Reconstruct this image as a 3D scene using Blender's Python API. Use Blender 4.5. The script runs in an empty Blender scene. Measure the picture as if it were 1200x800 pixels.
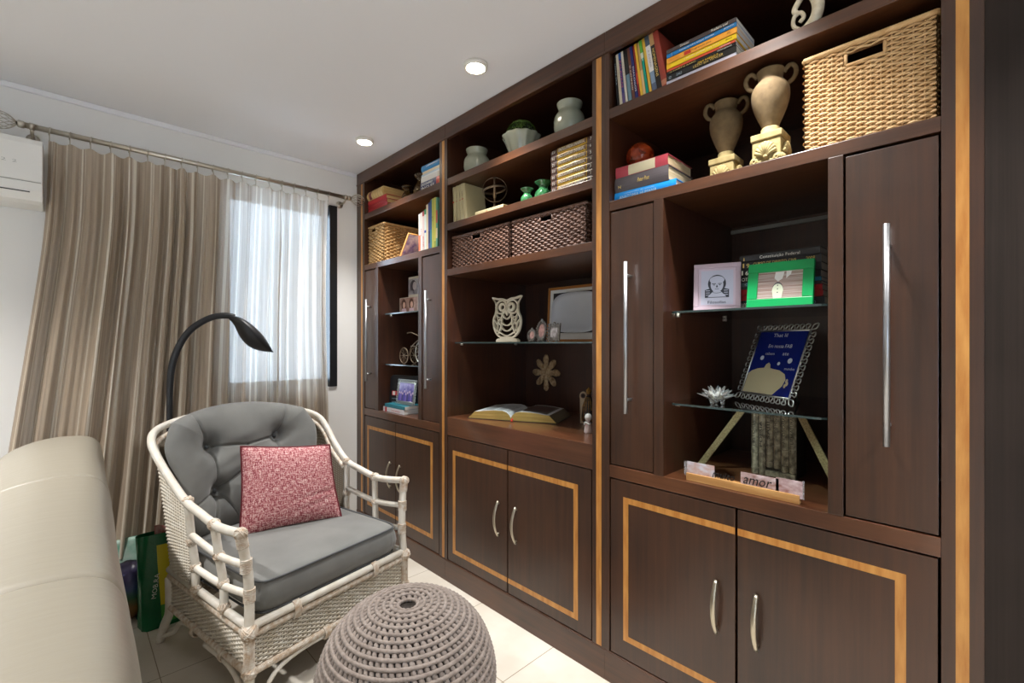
EXPOSURE = .55
import bpy, math, random
from mathutils import Vector, Matrix, noise
V = Vector
PI = math.pi
SC = bpy.context.scene
COL = SC.collection
rng = random.Random(7)

def lin(c):
    out = []
    for q in c[:3]:
        q = q / 255.0
        out.append(q / 12.92 if q <= .04045 else ((q + .055) / 1.055) ** 2.4)
    return out + [1.0]

# ---------------------------------------------------------------- materials
MATS = {}
def mat(name, col, rough=.5, metal=0., coat=0., coat_r=.15, spec=.5, var=None, bump=None, trans=0., sheen=0., emit=None, alpha=1., ior=1.45):
    """var=(scale xyz, amount, darker colour) ; bump=(scale xyz, strength, distance)"""
    if name in MATS: return MATS[name]
    m = bpy.data.materials.new(name); m.use_nodes = True
    nt = m.node_tree; b = nt.nodes['Principled BSDF']
    c = lin(col)
    b.inputs['Base Color'].default_value = c
    b.inputs['Roughness'].default_value = rough
    b.inputs['Metallic'].default_value = metal
    b.inputs['Coat Weight'].default_value = coat
    b.inputs['Coat Roughness'].default_value = coat_r
    b.inputs['Specular IOR Level'].default_value = spec
    b.inputs['Transmission Weight'].default_value = trans
    b.inputs['Sheen Weight'].default_value = sheen
    b.inputs['IOR'].default_value = ior
    b.inputs['Alpha'].default_value = alpha
    if emit:
        b.inputs['Emission Color'].default_value = lin(emit[0]); b.inputs['Emission Strength'].default_value = emit[1]
    tc = None
    if var or bump:
        tc = nt.nodes.new('ShaderNodeTexCoord')
    if var:
        mp = nt.nodes.new('ShaderNodeMapping'); mp.inputs['Scale'].default_value = var[0]
        nz = nt.nodes.new('ShaderNodeTexNoise'); nz.inputs['Scale'].default_value = 1.; nz.inputs['Detail'].default_value = 5.
        rp = nt.nodes.new('ShaderNodeValToRGB'); rp.color_ramp.elements[0].position = .32; rp.color_ramp.elements[1].position = .68
        rp.color_ramp.elements[0].color = lin(var[1]); rp.color_ramp.elements[1].color = c
        nt.links.new(tc.outputs['Object'], mp.inputs['Vector']); nt.links.new(mp.outputs[0], nz.inputs['Vector'])
        nt.links.new(nz.outputs['Fac'], rp.inputs['Fac']); nt.links.new(rp.outputs[0], b.inputs['Base Color'])
    if bump:
        mp = nt.nodes.new('ShaderNodeMapping'); mp.inputs['Scale'].default_value = bump[0]
        nz = nt.nodes.new('ShaderNodeTexNoise'); nz.inputs['Scale'].default_value = 1.; nz.inputs['Detail'].default_value = 4.
        bp = nt.nodes.new('ShaderNodeBump'); bp.inputs['Strength'].default_value = bump[1]; bp.inputs['Distance'].default_value = bump[2]
        nt.links.new(tc.outputs['Object'], mp.inputs['Vector']); nt.links.new(mp.outputs[0], nz.inputs['Vector'])
        nt.links.new(nz.outputs['Fac'], bp.inputs['Height']); nt.links.new(bp.outputs[0], b.inputs['Normal'])
    MATS[name] = m
    return m

# ---------------------------------------------------------------- mesh builder
class MB:
    def __init__(s): s.v = []; s.f = []; s.mi = []; s.sm = []; s.mats = []; s.uv = None
    def _m(s, m):
        if m not in s.mats: s.mats.append(m)
        return s.mats.index(m)
    def add(s, vs, fs, m, smooth=False):
        o = len(s.v); k = s._m(m)
        s.v += [V(p) for p in vs]
        for f in fs:
            s.f.append([i + o for i in f]); s.mi.append(k); s.sm.append(smooth)
        return s
    def box(s, x0, x1, y0, y1, z0, z1, m):
        x0, x1 = sorted((x0, x1)); y0, y1 = sorted((y0, y1)); z0, z1 = sorted((z0, z1))
        vs = [(x, y, z) for z in (z0, z1) for y in (y0, y1) for x in (x0, x1)]
        return s.add(vs, [(0,2,3,1),(4,5,7,6),(0,1,5,4),(2,6,7,3),(0,4,6,2),(1,3,7,5)], m)
    def obox(s, o, A, B, C, m):
        """box from corner o along the three edge vectors A, B, C"""
        o, A, B, C = V(o), V(A), V(B), V(C)
        if A.cross(B).dot(C) < 0: o = o + A; A = -A
        vs = [o + A*i + B*j + C*k for k in (0,1) for j in (0,1) for i in (0,1)]
        return s.add(vs, [(0,2,3,1),(4,5,7,6),(0,1,5,4),(2,6,7,3),(0,4,6,2),(1,3,7,5)], m)
    def tube(s, pts, r, m, seg=8, closed=False, flat=None):
        """round bar along pts; r a number or one per point; flat=(direction, factor) squashes it"""
        pts = [V(p) for p in pts]; n = len(pts)
        rs = r if isinstance(r, (list, tuple)) else [r] * n
        T = []
        for i in range(n):
            a = pts[(i - 1) % n] if (closed or i) else pts[0]
            b = pts[(i + 1) % n] if (closed or i < n - 1) else pts[-1]
            t = (b - a); T.append(t.normalized() if t.length > 1e-9 else V((0,0,1)))
        up = V((0,0,1)) if abs(T[0].z) < .9 else V((1,0,0))
        N = (up - T[0] * up.dot(T[0])).normalized()
        vs = []
        for i in range(n):
            if i:
                N = N - T[i] * N.dot(T[i])
                N = N.normalized() if N.length > 1e-6 else T[i].orthogonal().normalized()
            B = T[i].cross(N)
            for k in range(seg):
                a = 2 * PI * k / seg
                d = (N * math.cos(a) + B * math.sin(a)) * rs[i]
                if flat:
                    fd = V(flat[0]).normalized(); d = d - fd * d.dot(fd) * (1 - flat[1])
                vs.append(pts[i] + d)
        fs = []
        for i in range(n if closed else n - 1):
            j = (i + 1) % n
            for k in range(seg):
                l = (k + 1) % seg
                fs.append((i*seg+k, i*seg+l, j*seg+l, j*seg+k))
        if not closed:
            fs.append(tuple(range(seg - 1, -1, -1))); fs.append(tuple((n-1)*seg + k for k in range(seg)))
        return s.add(vs, fs, m, True)
    def lathe(s, prof, c, m, seg=32, fn=None, smooth=True, a0=0., cap=True):
        """prof: list of (r, z); fn(angle, z) scales the radius"""
        cx, cy, cz = c; vs = []; fs = []
        n = len(prof)
        for (r, z) in prof:
            for k in range(seg):
                a = a0 + 2 * PI * k / seg
                rr = r * (fn(a, z) if fn else 1)
                vs.append((cx + rr*math.cos(a), cy + rr*math.sin(a), cz + z))
        for i in range(n - 1):
            for k in range(seg):
                l = (k + 1) % seg
                fs.append((i*seg+k, i*seg+l, (i+1)*seg+l, (i+1)*seg+k))
        if cap:
            if prof[0][0] > 1e-5: fs.append(tuple(range(seg - 1, -1, -1)))
            if prof[-1][0] > 1e-5: fs.append(tuple((n-1)*seg + k for k in range(seg)))
        return s.add(vs, fs, m, smooth)
    def grid(s, fn, nu, nv, m, cu=False, cv=False, smooth=True, mask=None, flip=False):
        vs = []; fs = []
        for i in range(nu + (0 if cu else 1)):
            for j in range(nv + (0 if cv else 1)):
                vs.append(fn(i / nu, j / nv))
        W = nv + (0 if cv else 1); Hh = nu + (0 if cu else 1)
        for i in range(nu):
            for j in range(nv):
                if mask and not mask((i + .5) / nu, (j + .5) / nv): continue
                a, b = i, (i + 1) % Hh; c, d = j, (j + 1) % W
                q = (a*W+c, b*W+c, b*W+d, a*W+d)
                fs.append(q[::-1] if flip else q)
        return s.add(vs, fs, m, smooth)
    def ell(s, c, r, m, seg=16, rings=10, R=None, fn=None):
        c = V(c); vs = []; fs = []
        if not isinstance(r, (tuple, list)): r = (r, r, r)
        for i in range(1, rings):
            t = PI * i / rings
            for k in range(seg):
                a = 2 * PI * k / seg
                d = V((math.sin(t)*math.cos(a), math.sin(t)*math.sin(a), math.cos(t)))
                q = fn(d) if fn else 1
                p = V((d.x*r[0], d.y*r[1], d.z*r[2])) * q
                vs.append(c + (R @ p if R else p))
        t0 = len(vs); p = V((0,0,r[2])); vs.append(c + (R @ p if R else p)); vs.append(c - (R @ p if R else p))
        for i in range(rings - 2):
            for k in range(seg):
                l = (k + 1) % seg
                fs.append((i*seg+k, (i+1)*seg+k, (i+1)*seg+l, i*seg+l))
        for k in range(seg):
            l = (k + 1) % seg
            fs.append((t0, k, l)); fs.append((t0 + 1, (rings-2)*seg + l, (rings-2)*seg + k))
        return s.add(vs, fs, m, True)
    def prism(s, outline, o, A, B, th, m, smooth=False):
        """2-D outline (CCW seen with A right, B up) extruded th behind the A-B plane"""
        o, A, B = V(o), V(A).normalized(), V(B).normalized(); N = A.cross(B)
        n = len(outline)
        f = [o + A*p[0] + B*p[1] for p in outline]
        vs = f + [p - N*th for p in f]
        fs = [tuple(range(n)), tuple(range(2*n-1, n-1, -1))]
        for i in range(n):
            j = (i + 1) % n
            fs.append((j, i, n+i, n+j))
        return s.add(vs, fs, m, smooth)
    def ring(s, outer, inner, o, A, B, th, m):
        """band between two outlines of equal point count, extruded th behind"""
        o, A, B = V(o), V(A).normalized(), V(B).normalized(); N = A.cross(B)
        n = len(outer)
        P = [o + A*p[0] + B*p[1] for p in outer]; Q = [o + A*p[0] + B*p[1] for p in inner]
        vs = P + Q + [p - N*th for p in P] + [p - N*th for p in Q]
        fs = []
        for i in range(n):
            j = (i + 1) % n
            fs += [(i, j, n+j, n+i), (2*n+j, 2*n+i, 3*n+i, 3*n+j), (j, i, 2*n+i, 2*n+j), (n+i, n+j, 3*n+j, 3*n+i)]
        return s.add(vs, fs, m)
    def text(s, body, o, A, B, m, h=None, w=None, align='CENTER', lift=.0005, slant=0.):
        """flat lettering, A = reading direction, B = up, o = its centre (or left middle)"""
        c = bpy.data.curves.new('t', 'FONT'); c.body = body; c.resolution_u = 2; c.shear = slant
        ob = bpy.data.objects.new('t', c); COL.objects.link(ob)
        bpy.context.view_layer.update()
        dg = bpy.context.evaluated_depsgraph_get()
        me = bpy.data.meshes.new_from_object(ob.evaluated_get(dg))
        bpy.data.objects.remove(ob); bpy.data.curves.remove(c)
        vs = [p.co.copy() for p in me.vertices]; fs = [tuple(p.vertices) for p in me.polygons]
        bpy.data.meshes.remove(me)
        if not vs: return s
        x0 = min(p.x for p in vs); x1 = max(p.x for p in vs); y0 = min(p.y for p in vs); y1 = max(p.y for p in vs)
        sx = (w / (x1 - x0)) if w else (h / (y1 - y0)); sy = (h / (y1 - y0)) if h else sx
        if w is None: sx = sy
        A, B = V(A).normalized(), V(B).normalized(); N = A.cross(B).normalized(); o = V(o)
        xm = (x0 + x1) / 2 if align == 'CENTER' else x0
        return s.add([o + A*((p.x-xm)*sx) + B*((p.y-(y0+y1)/2)*sy) + N*lift for p in vs], fs, m)
    def weave(s, P, W, H, m, row=.007, stake=.016, amp=.0035, rad=None, stake_r=.0022, out=None, skip=None, stake_m=None, jit=.0):
        """woven cane over the surface P(u,v), u in 0..W and v in 0..H metres; out = vector to the outside at (u,v)"""
        e = 1e-3
        def nrm(u, v):
            du = V(P(min(u+e, W), v)) - V(P(max(u-e, 0), v)); dv = V(P(u, min(v+e, H))) - V(P(u, max(v-e, 0)))
            n = du.cross(dv)
            n = n.normalized() if n.length > 1e-12 else V((0,0,1))
            return n, dv.normalized()
        ns = max(2, round(W / stake)); st = W / ns; nr = max(2, round(H / row)); rh = H / nr
        rr = rad or rh * .52
        seg = 4; sub = 4
        for j in range(nr):
            v = (j + .5) * rh
            vs = []; run = []
            def flush(run):
                if len(run) < 2: return
                vv = []; fs = []
                for c, n, d in run:
                    vv += [c + d*rr, c + n*rr*.75, c - d*rr, c - n*rr*.75]
                for i in range(len(run) - 1):
                    for k in range(4):
                        l = (k + 1) % 4
                        fs.append((i*4+k, (i+1)*4+k, (i+1)*4+l, i*4+l))
                s.add(vv, fs, m, True)
            for i in range(ns * sub + 1):
                u = i * st / sub
                if skip and skip(u, v):
                    flush(run); run = []; continue
                n, d = nrm(u, v)
                if out is not None and n.dot(V(out(u, v))) < 0: n = -n
                a = amp * math.sin(PI * u / st + PI * j + PI/2) + (rng.uniform(-jit, jit) if jit else 0)
                run.append((V(P(u, v)) + n * a, n, d))
            flush(run)
        for i in range(ns + 1):
            u = i * st; pts = []
            for j in range(13):
                v = H * j / 12
                if skip and skip(u, v):
                    if len(pts) > 1: s.tube(pts, stake_r, stake_m or m, 5)
                    pts = []; continue
                pts.append(V(P(u, v)))
            if len(pts) > 1: s.tube(pts, stake_r, stake_m or m, 5)
        return s
    def build(s, name, parent=None, org=None, bevel=0., bseg=2, sub=0, autosm=False):
        if org is None:
            if parent is not None: org = ORG[parent]
            else:
                xs = [p.x for p in s.v]; ys = [p.y for p in s.v]; zs = [p.z for p in s.v]
                org = V(((min(xs)+max(xs))/2, (min(ys)+max(ys))/2, min(zs)))
        org = V(org)
        me = bpy.data.meshes.new(name)
        me.from_pydata([tuple(p - org) for p in s.v], [], s.f)
        for m in s.mats: me.materials.append(m)
        me.polygons.foreach_set('material_index', s.mi); me.polygons.foreach_set('use_smooth', s.sm)
        if s.uv:
            l = me.uv_layers.new(name='UVMap')
            for lp in me.loops: l.data[lp.index].uv = s.uv[lp.vertex_index]
        me.update()
        ob = bpy.data.objects.new(name, me); COL.objects.link(ob)
        if parent is not None: ob.parent = parent
        else: ob.location = org
        ORG[ob] = org
        if bevel:
            b = ob.modifiers.new('bevel', 'BEVEL'); b.width = bevel; b.segments = bseg; b.limit_method = 'ANGLE'; b.angle_limit = math.radians(50)
        if sub:
            b = ob.modifiers.new('sub', 'SUBSURF'); b.levels = sub; b.render_levels = sub
        return ob
ORG = {}
def tag(o, label=None, cat=None, group=None, kind=None):
    if label: o['label'] = label
    if cat: o['category'] = cat
    if group: o['group'] = group
    if kind: o['kind'] = kind
    return o
def thing(name, label, cat, loc, group=None):
    o = bpy.data.objects.new(name, None); COL.objects.link(o); o.location = loc; o.empty_display_size = .05
    ORG[o] = V(loc)
    return tag(o, label, cat, group)

def smooth_path(pts, n=8, closed=False):
    """Catmull-Rom through pts"""
    P = [V(p) for p in pts]; out = []; N = len(P)
    rngi = range(N if closed else N - 1)
    for i in rngi:
        if closed: a, b, c, d = P[i-1], P[i], P[(i+1) % N], P[(i+2) % N]
        else:
            b, c = P[i], P[i+1]; a = P[i-1] if i else b*2 - c; d = P[i+2] if i + 2 < N else c*2 - b
        for k in range(n):
            t = k / n
            out.append(.5 * ((2*b) + (c - a)*t + (2*a - 5*b + 4*c - d)*t*t + (3*b - a - 3*c + d)*t*t*t))
    if not closed: out.append(P[-1])
    return out
def arc2(cx, cy, rx, ry, a0, a1, n):
    return [(cx + rx*math.cos(a0 + (a1-a0)*i/n), cy + ry*math.sin(a0 + (a1-a0)*i/n)) for i in range(n + 1)]
def oval(cx, cy, rx, ry, n=20):
    return [(cx + rx*math.cos(2*PI*i/n), cy + ry*math.sin(2*PI*i/n)) for i in range(n)]
# ================================================================ materials
def wood(name, base, dark, grain, rough=.38, coat=.35, coat_r=.22):
    m = bpy.data.materials.new(name); m.use_nodes = True; nt = m.node_tree; b = nt.nodes['Principled BSDF']
    N = nt.nodes.new; L = nt.links.new
    tc = N('ShaderNodeTexCoord'); geo = N('ShaderNodeNewGeometry')
    mp = N('ShaderNodeMapping'); mp.inputs['Scale'].default_value = grain
    L(geo.outputs['Position'], mp.inputs['Vector'])
    n1 = N('ShaderNodeTexNoise'); n1.inputs['Scale'].default_value = 1.; n1.inputs['Detail'].default_value = 8.; n1.inputs['Roughness'].default_value = .65
    L(mp.outputs[0], n1.inputs['Vector'])
    n2 = N('ShaderNodeTexNoise'); n2.inputs['Scale'].default_value = 3.2; n2.inputs['Detail'].default_value = 2.
    L(geo.outputs['Position'], n2.inputs['Vector'])
    mx = N('ShaderNodeMath'); mx.operation = 'MULTIPLY_ADD'; mx.inputs[1].default_value = .55
    L(n2.outputs['Fac'], mx.inputs[0])
    sc = N('ShaderNodeMath'); sc.operation = 'MULTIPLY'; sc.inputs[1].default_value = .6; L(n1.outputs['Fac'], sc.inputs[0])
    L(sc.outputs[0], mx.inputs[2])
    rp = N('ShaderNodeValToRGB'); rp.color_ramp.elements[0].position = .38; rp.color_ramp.elements[1].position = .72
    rp.color_ramp.elements[0].color = lin(dark); rp.color_ramp.elements[1].color = lin(base)
    L(mx.outputs[0], rp.inputs['Fac']); L(rp.outputs[0], b.inputs['Base Color'])
    b.inputs['Roughness'].default_value = rough; b.inputs['Coat Weight'].default_value = coat; b.inputs['Coat Roughness'].default_value = coat_r
    bp = N('ShaderNodeBump'); bp.inputs['Strength'].default_value = .12; bp.inputs['Distance'].default_value = .002
    L(n1.outputs['Fac'], bp.inputs['Height']); L(bp.outputs[0], b.inputs['Normal'])
    MATS[name] = m
    return m
WV = wood('wood_vertical', (73, 43, 25), (44, 26, 16), (60, 60, 2.2), .4, .40, .22)
WH = wood('wood_horizontal', (86, 50, 27), (48, 27, 15), (60, 2.2, 60), .38, .40, .2)
WIN = wood('wood_inside', (68, 36, 20), (40, 21, 13), (50, 50, 2.4), .42, .25, .25)
WTOP = wood('wood_counter', (104, 64, 40), (66, 38, 24), (50, 2.4, 50), .3, .5, .12)
WP = wood('wood_panel', (50, 41, 36), (35, 28, 24), (110, 110, 1.4), .62, .0, .3)
WP.node_tree.nodes['Principled BSDF'].inputs['Specular IOR Level'].default_value = .2
INLAY = mat('inlay_wood', (206, 148, 76), .4, coat=.25, coat_r=.25, var=((9, 60, 9), (178, 116, 50)))
PALEWOOD = mat('pale_wood', (206, 160, 100), .5, var=((60, 4, 60), (176, 126, 72)))
WALL = mat('wall_paint', (236, 235, 232), .75, bump=((90, 90, 90), .06, .002))
CEIL = mat('ceiling_paint', (237, 238, 241), .85, bump=((70, 70, 70), .05, .002))
STEEL = mat('satin_steel', (196, 190, 178), .3, 1.)
NICKEL = mat('brushed_nickel', (186, 178, 160), .34, 1.)
ALU = mat('brushed_aluminium', (172, 174, 178), .36, 1.)
BLACK = mat('black_frame', (22, 23, 27), .45)
LAMPBLK = mat('lamp_black', (38, 39, 42), .42)
DARK = mat('shadow_gap', (12, 9, 8), .8)
GLASS = bpy.data.materials.new('clear_glass'); GLASS.use_nodes = True
def glassy(m, tint, gloss=.12, rough=.02):
    nt = m.node_tree; nt.nodes.clear(); N = nt.nodes.new; L = nt.links.new
    o = N('ShaderNodeOutputMaterial'); mx = N('ShaderNodeMixShader'); t = N('ShaderNodeBsdfTransparent'); g = N('ShaderNodeBsdfGlossy')
    t.inputs[0].default_value = tint; g.inputs['Roughness'].default_value = rough
    fr = N('ShaderNodeFresnel'); fr.inputs[0].default_value = 1.5
    ad = N('ShaderNodeMath'); ad.operation = 'ADD'; ad.inputs[1].default_value = gloss - .04; L(fr.outputs[0], ad.inputs[0])
    L(ad.outputs[0], mx.inputs[0]); L(t.outputs[0], mx.inputs[1]); L(g.outputs[0], mx.inputs[2]); L(mx.outputs[0], o.inputs[0])
glassy(GLASS, (.96, .98, .98, 1), .06)
SHELFGLASS = bpy.data.materials.new('shelf_glass'); SHELFGLASS.use_nodes = True; glassy(SHELFGLASS, (.86, .93, .92, 1), .08)
GLASSEDGE = mat('glass_edge', (52, 68, 68), .15, spec=.8)
PAPER = mat('paper_pages', (226, 208, 170), .8, var=((4, 4, 400), (196, 172, 128)))
WPAPER = mat('white_pages', (232, 228, 218), .8)
WHITE = mat('white_paint', (232, 230, 224), .55)
ACW = mat('aircon_plastic', (232, 232, 228), .4)

# ---------------------------------------------------------------- camera
CAMZ = 1.297
cd = bpy.data.cameras.new('camera'); cam = bpy.data.objects.new('camera', cd); COL.objects.link(cam)
cd.sensor_width = 36.; cd.lens = 36. * 543. / 1200.; cd.shift_y = 2. / 1200.; cd.clip_start = .02
cam.location = (0, 0, CAMZ); cam.rotation_euler = (PI/2, 0, -math.atan2(525, 543)); SC.camera = cam

# ---------------------------------------------------------------- room shell
XL, XR, YF, YB, ZC = -1.9, 2.15, -2.3, 3.15, 2.5
fl = bpy.data.materials.new('floor_tile'); fl.use_nodes = True
def floor_nodes(m):
    nt = m.node_tree; b = nt.nodes['Principled BSDF']; N = nt.nodes.new; L = nt.links.new
    g = N('ShaderNodeNewGeometry'); sp = N('ShaderNodeSeparateXYZ'); L(g.outputs['Position'], sp.inputs[0])
    fac = []
    for ax, off in (('X', .268), ('Y', 1.30)):
        a = N('ShaderNodeMath'); a.operation = 'SUBTRACT'; a.inputs[1].default_value = off - 47 * .47; L(sp.outputs[ax], a.inputs[0])
        d = N('ShaderNodeMath'); d.operation = 'DIVIDE'; d.inputs[1].default_value = .47; L(a.outputs[0], d.inputs[0])
        f = N('ShaderNodeMath'); f.operation = 'FRACT'; L(d.outputs[0], f.inputs[0])
        p = N('ShaderNodeMath'); p.operation = 'PINGPONG'; p.inputs[1].default_value = .5; L(f.outputs[0], p.inputs[0])
        l = N('ShaderNodeMath'); l.operation = 'LESS_THAN'; l.inputs[1].default_value = .0035; L(p.outputs[0], l.inputs[0])
        fac.append(l)
    mx = N('ShaderNodeMath'); mx.operation = 'MAXIMUM'; L(fac[0].outputs[0], mx.inputs[0]); L(fac[1].outputs[0], mx.inputs[1])
    nz = N('ShaderNodeTexNoise'); nz.inputs['Scale'].default_value = 5.; nz.inputs['Detail'].default_value = 6.; L(g.outputs['Position'], nz.inputs['Vector'])
    rp = N('ShaderNodeValToRGB'); rp.color_ramp.elements[0].color = lin((214, 206, 192)); rp.color_ramp.elements[1].color = lin((226, 219, 207))
    rp.color_ramp.elements[0].position = .35; rp.color_ramp.elements[1].position = .65
    L(nz.outputs['Fac'], rp.inputs['Fac'])
    mc = N('ShaderNodeMix'); mc.data_type = 'RGBA'; L(mx.outputs[0], mc.inputs['Factor']); L(rp.outputs[0], mc.inputs['A']); mc.inputs['B'].default_value = lin((150, 136, 112))
    L(mc.outputs['Result'], b.inputs['Base Color']); b.inputs['Roughness'].default_value = .28
    bp = N('ShaderNodeBump'); bp.inputs['Strength'].default_value = .3; bp.inputs['Distance'].default_value = .001; bp.invert = True
    L(mx.outputs[0], bp.inputs['Height']); L(bp.outputs[0], b.inputs['Normal'])
floor_nodes(fl)
def struct(name, mb, label=None, bevel=0.):
    o = mb.build(name, bevel=bevel); o['kind'] = 'structure'
    if label: o['label'] = label
    return o
struct('floor', MB().box(XL-.1, XR+.1, YF-.1, YB+.15, -.06, 0, fl))
struct('ceiling', MB().box(XL-.1, XR+.1, YF-.1, YB+.15, ZC, ZC+.08, CEIL))
WX0, WX1, WZ0, WZ1 = .70, 1.356, 1.0, 2.24
wb = MB()
wb.box(XL-.1, WX0, YB, YB+.15, 0, ZC, WALL).box(WX1, XR+.1, YB, YB+.15, 0, ZC, WALL)
wb.box(WX0, WX1, YB, YB+.15, 0, WZ0, WALL).box(WX0, WX1, YB, YB+.15, WZ1, ZC, WALL)
struct('wall_back', wb)
struct('wall_left', MB().box(XL-.1, XL, YF, YB, 0, ZC, WALL))
struct('wall_right', MB().box(XR, XR+.1, YF, YB, 0, ZC, WALL))
wf = MB(); DX0, DX1, DZ = -1.75, -1.1, 2.1  # doorway gap added to this unseen wall as a daylight source
wf.box(XL-.1, DX0, YF-.1, YF, 0, ZC, WALL).box(DX1, XR+.1, YF-.1, YF, 0, ZC, WALL).box(DX0, DX1, YF-.1, YF, DZ, ZC, WALL)
struct('wall_front', wf)
co = MB()
co.box(XL, 1.498, YB-.016, YB, ZC-.026, ZC, CEIL)
struct('trim_1', co, bevel=.004)
# added unseen door frame; its opening lets sky light in from behind the camera
df = MB()
for x in (DX0, (DX0+DX1)/2-.02, DX1-.04): df.box(x, x+.04, YF-.07, YF-.02, 0, DZ, BLACK)
df.box(DX0, DX1, YF-.07, YF-.02, DZ-.04, DZ, BLACK)
struct('added_doorway_1', df)
# window behind the curtain: dark frame, glass
w = MB()
w.box(WX0, WX0+.03, YB+.09, YB+.13, WZ0, WZ1, BLACK)
w.box(WX1-.052, WX1, YB-.012, YB+.13, WZ0, WZ1, BLACK)
for z0, z1 in ((WZ0, WZ0+.05), (WZ1-.05, WZ1)): w.box(WX0+.03, WX1-.052, YB+.09, YB+.13, z0, z1, BLACK)
w.box(WX0+.03, WX1-.052, YB+.104, YB+.11, WZ0+.05, WZ1-.05, GLASS)
struct('window_1', w)

# ---------------------------------------------------------------- recessed ceiling lamps
LENS = mat('lamp_lens', (255, 244, 226), .4, emit=((255, 240, 216), 26.))
RIM = mat('lamp_rim', (236, 234, 228), .4)
DL = [(1.28, 2.58, 'small round recessed ceiling lamp nearest the curtain'),
      (1.28, 1.55, 'bright round recessed ceiling lamp above the middle of the bookcase'),
      (1.28, .52, 'round recessed ceiling lamp above the nearest bookcase doors'),
      (1.28, -.51, 'round recessed ceiling lamp beside the plain wood panel'),
      (-.75, 2.1, 'added unseen recessed fill lamp on the sofa side near the air conditioner'),  # sofa-side row is added out of view to fill the room with light
      (-.75, .6, 'added unseen recessed fill lamp over the front of the sofa'),
      (-.75, -.9, 'added unseen recessed fill lamp on the sofa side near the added rear opening')]
P_SPOT = 75.
for x, y, lab in DL:
    t = thing('ceiling_downlight', lab, 'ceiling lamp', (x, y, ZC-.012), 'recessed ceiling lamps')
    b = MB(); b.lathe([(.041, -.004), (.045, -.006), (.051, -.004), (.053, .0115), (.041, .0115)], (x, y, ZC-.012), RIM, 28, cap=False); b.build('trim_ring', t)
    b = MB(); b.lathe([(.0, -.003), (.04, -.003), (.041, .010), (0, .0115)], (x, y, ZC-.012), LENS, 24); b.build('lens', t)
    ld = bpy.data.lights.new('downlight_beam', 'SPOT'); ld.energy = P_SPOT * ((.95 if y > 2 else 1.15) if x > 0 else (2.2 if y > 2 else 1.6)); ld.color = (1., .97, .94); ld.spot_size = math.radians(94 if x > 0 else (108 if y > 2 else 96)); ld.spot_blend = 1.; ld.shadow_soft_size = .03
    lo = bpy.data.objects.new('downlight_beam', ld); COL.objects.link(lo); lo.location = (x, y, ZC-.03)

# ---------------------------------------------------------------- daylight
wd = bpy.data.worlds.new('sky'); SC.world = wd; wd.use_nodes = True
bg = wd.node_tree.nodes['Background']; bg.inputs[0].default_value = (.66, .81, 1., 1); bg.inputs[1].default_value = 7.5

# ---------------------------------------------------------------- air conditioner
t = thing('air_conditioner', 'white wall mounted air conditioner at the top left beside the curtain', 'air conditioner', (-.5, 3.05, 1.923))
b = MB()
prof = [(3.148, 2.207), (2.99, 2.207), (2.94, 2.195), (2.93, 2.17), (2.93, 2.01), (2.934, 2.004), (2.934, 2.002), (2.936, 1.97), (2.965, 1.93), (3.0, 1.923), (3.148, 1.923)]
n = len(prof); xs = (-.93, -.068)
vs = [(x, p[0], p[1]) for x in xs for p in prof]
b.add(vs, [tuple(range(n)), tuple(range(2*n-1, n-1, -1))] + [((i+1) % n, i, n+i, n+(i+1) % n) for i in range(n)], ACW)
b.build('casing', t, bevel=.004)
b = MB(); b.box(-.925, -.073, 2.9285, 2.93, 2.004, 2.0065, mat('seam_grey', (150, 150, 145), .6)); b.build('seam', t)
b = MB(); b.obox((-.9, 2.9335, 1.997), (.79, 0, 0), (0, .004, -.034), (0, .003, .0006), ACW); b.build('louvre', t)
b = MB(); b.obox((-.9, 2.936, 1.964), (.792, 0, 0), (0, .004, -.004), (0, .004, .001), mat('louvre_gap', (60, 60, 66), .6)); b.build('louvre_slot', t)
b = MB()
for k in range(4): b.text('2', (-.25 + .032*k, 2.93, 2.085), (1, 0, 0), (0, 0, 1), mat('display_grey', (176, 178, 176), .6), h=.012, w=.014, lift=.001)
b.build('display_digits', t)

# ---------------------------------------------------------------- curtain, rod and rings
RZ, RY = 2.287, 3.05
t = thing('curtain_rod', 'satin metal curtain rod with wire cage ends above the window', 'curtain rod', (.63, RY, RZ-.05))
b = MB(); b.tube([(-.14, RY, RZ), (1.40, RY, RZ)], .0125, STEEL, 14); b.build('rod', t)
for sgn, xe in ((-1, -.14), (1, 1.40)):
    b = MB()
    b.lathe([(.013, 0), (.016, .003), (.016, .02), (.012, .024)], (0, 0, 0), STEEL, 14)
    for p in b.v: p.x, p.y, p.z = xe + sgn*(p.z - .012), RY + p.y, RZ + p.x
    ln, rd = .105, .034
    for k in range(12):
        a = 2*PI*k/12; pts = []
        for i in range(13):
            q = i/12; rr = rd*math.sin(PI*q)**.8 + .004; aa = a + q*1.5
            pts.append((xe + sgn*(.012 + ln*q), RY + rr*math.cos(aa), RZ + rr*math.sin(aa)))
        b.tube(pts, .0016, STEEL, 5)
    b.ell((xe + sgn*(.012+ln), RY, RZ), .006, STEEL, 10, 6)
    b.build('finial', t)
for xb in (-.105, 1.375):
    b = MB(); b.tube([(xb, RY, RZ-.014), (xb, RY+.03, RZ-.03), (xb, YB-.004, RZ-.03)], .007, STEEL, 10)
    b.tube([(xb-.009, RY, RZ), (xb+.009, RY, RZ)], .0155, STEEL, 14)
    b.tube([(xb, YB-.008, RZ-.03), (xb, YB, RZ-.03)], .024, STEEL, 16); b.build('bracket', t)

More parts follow.
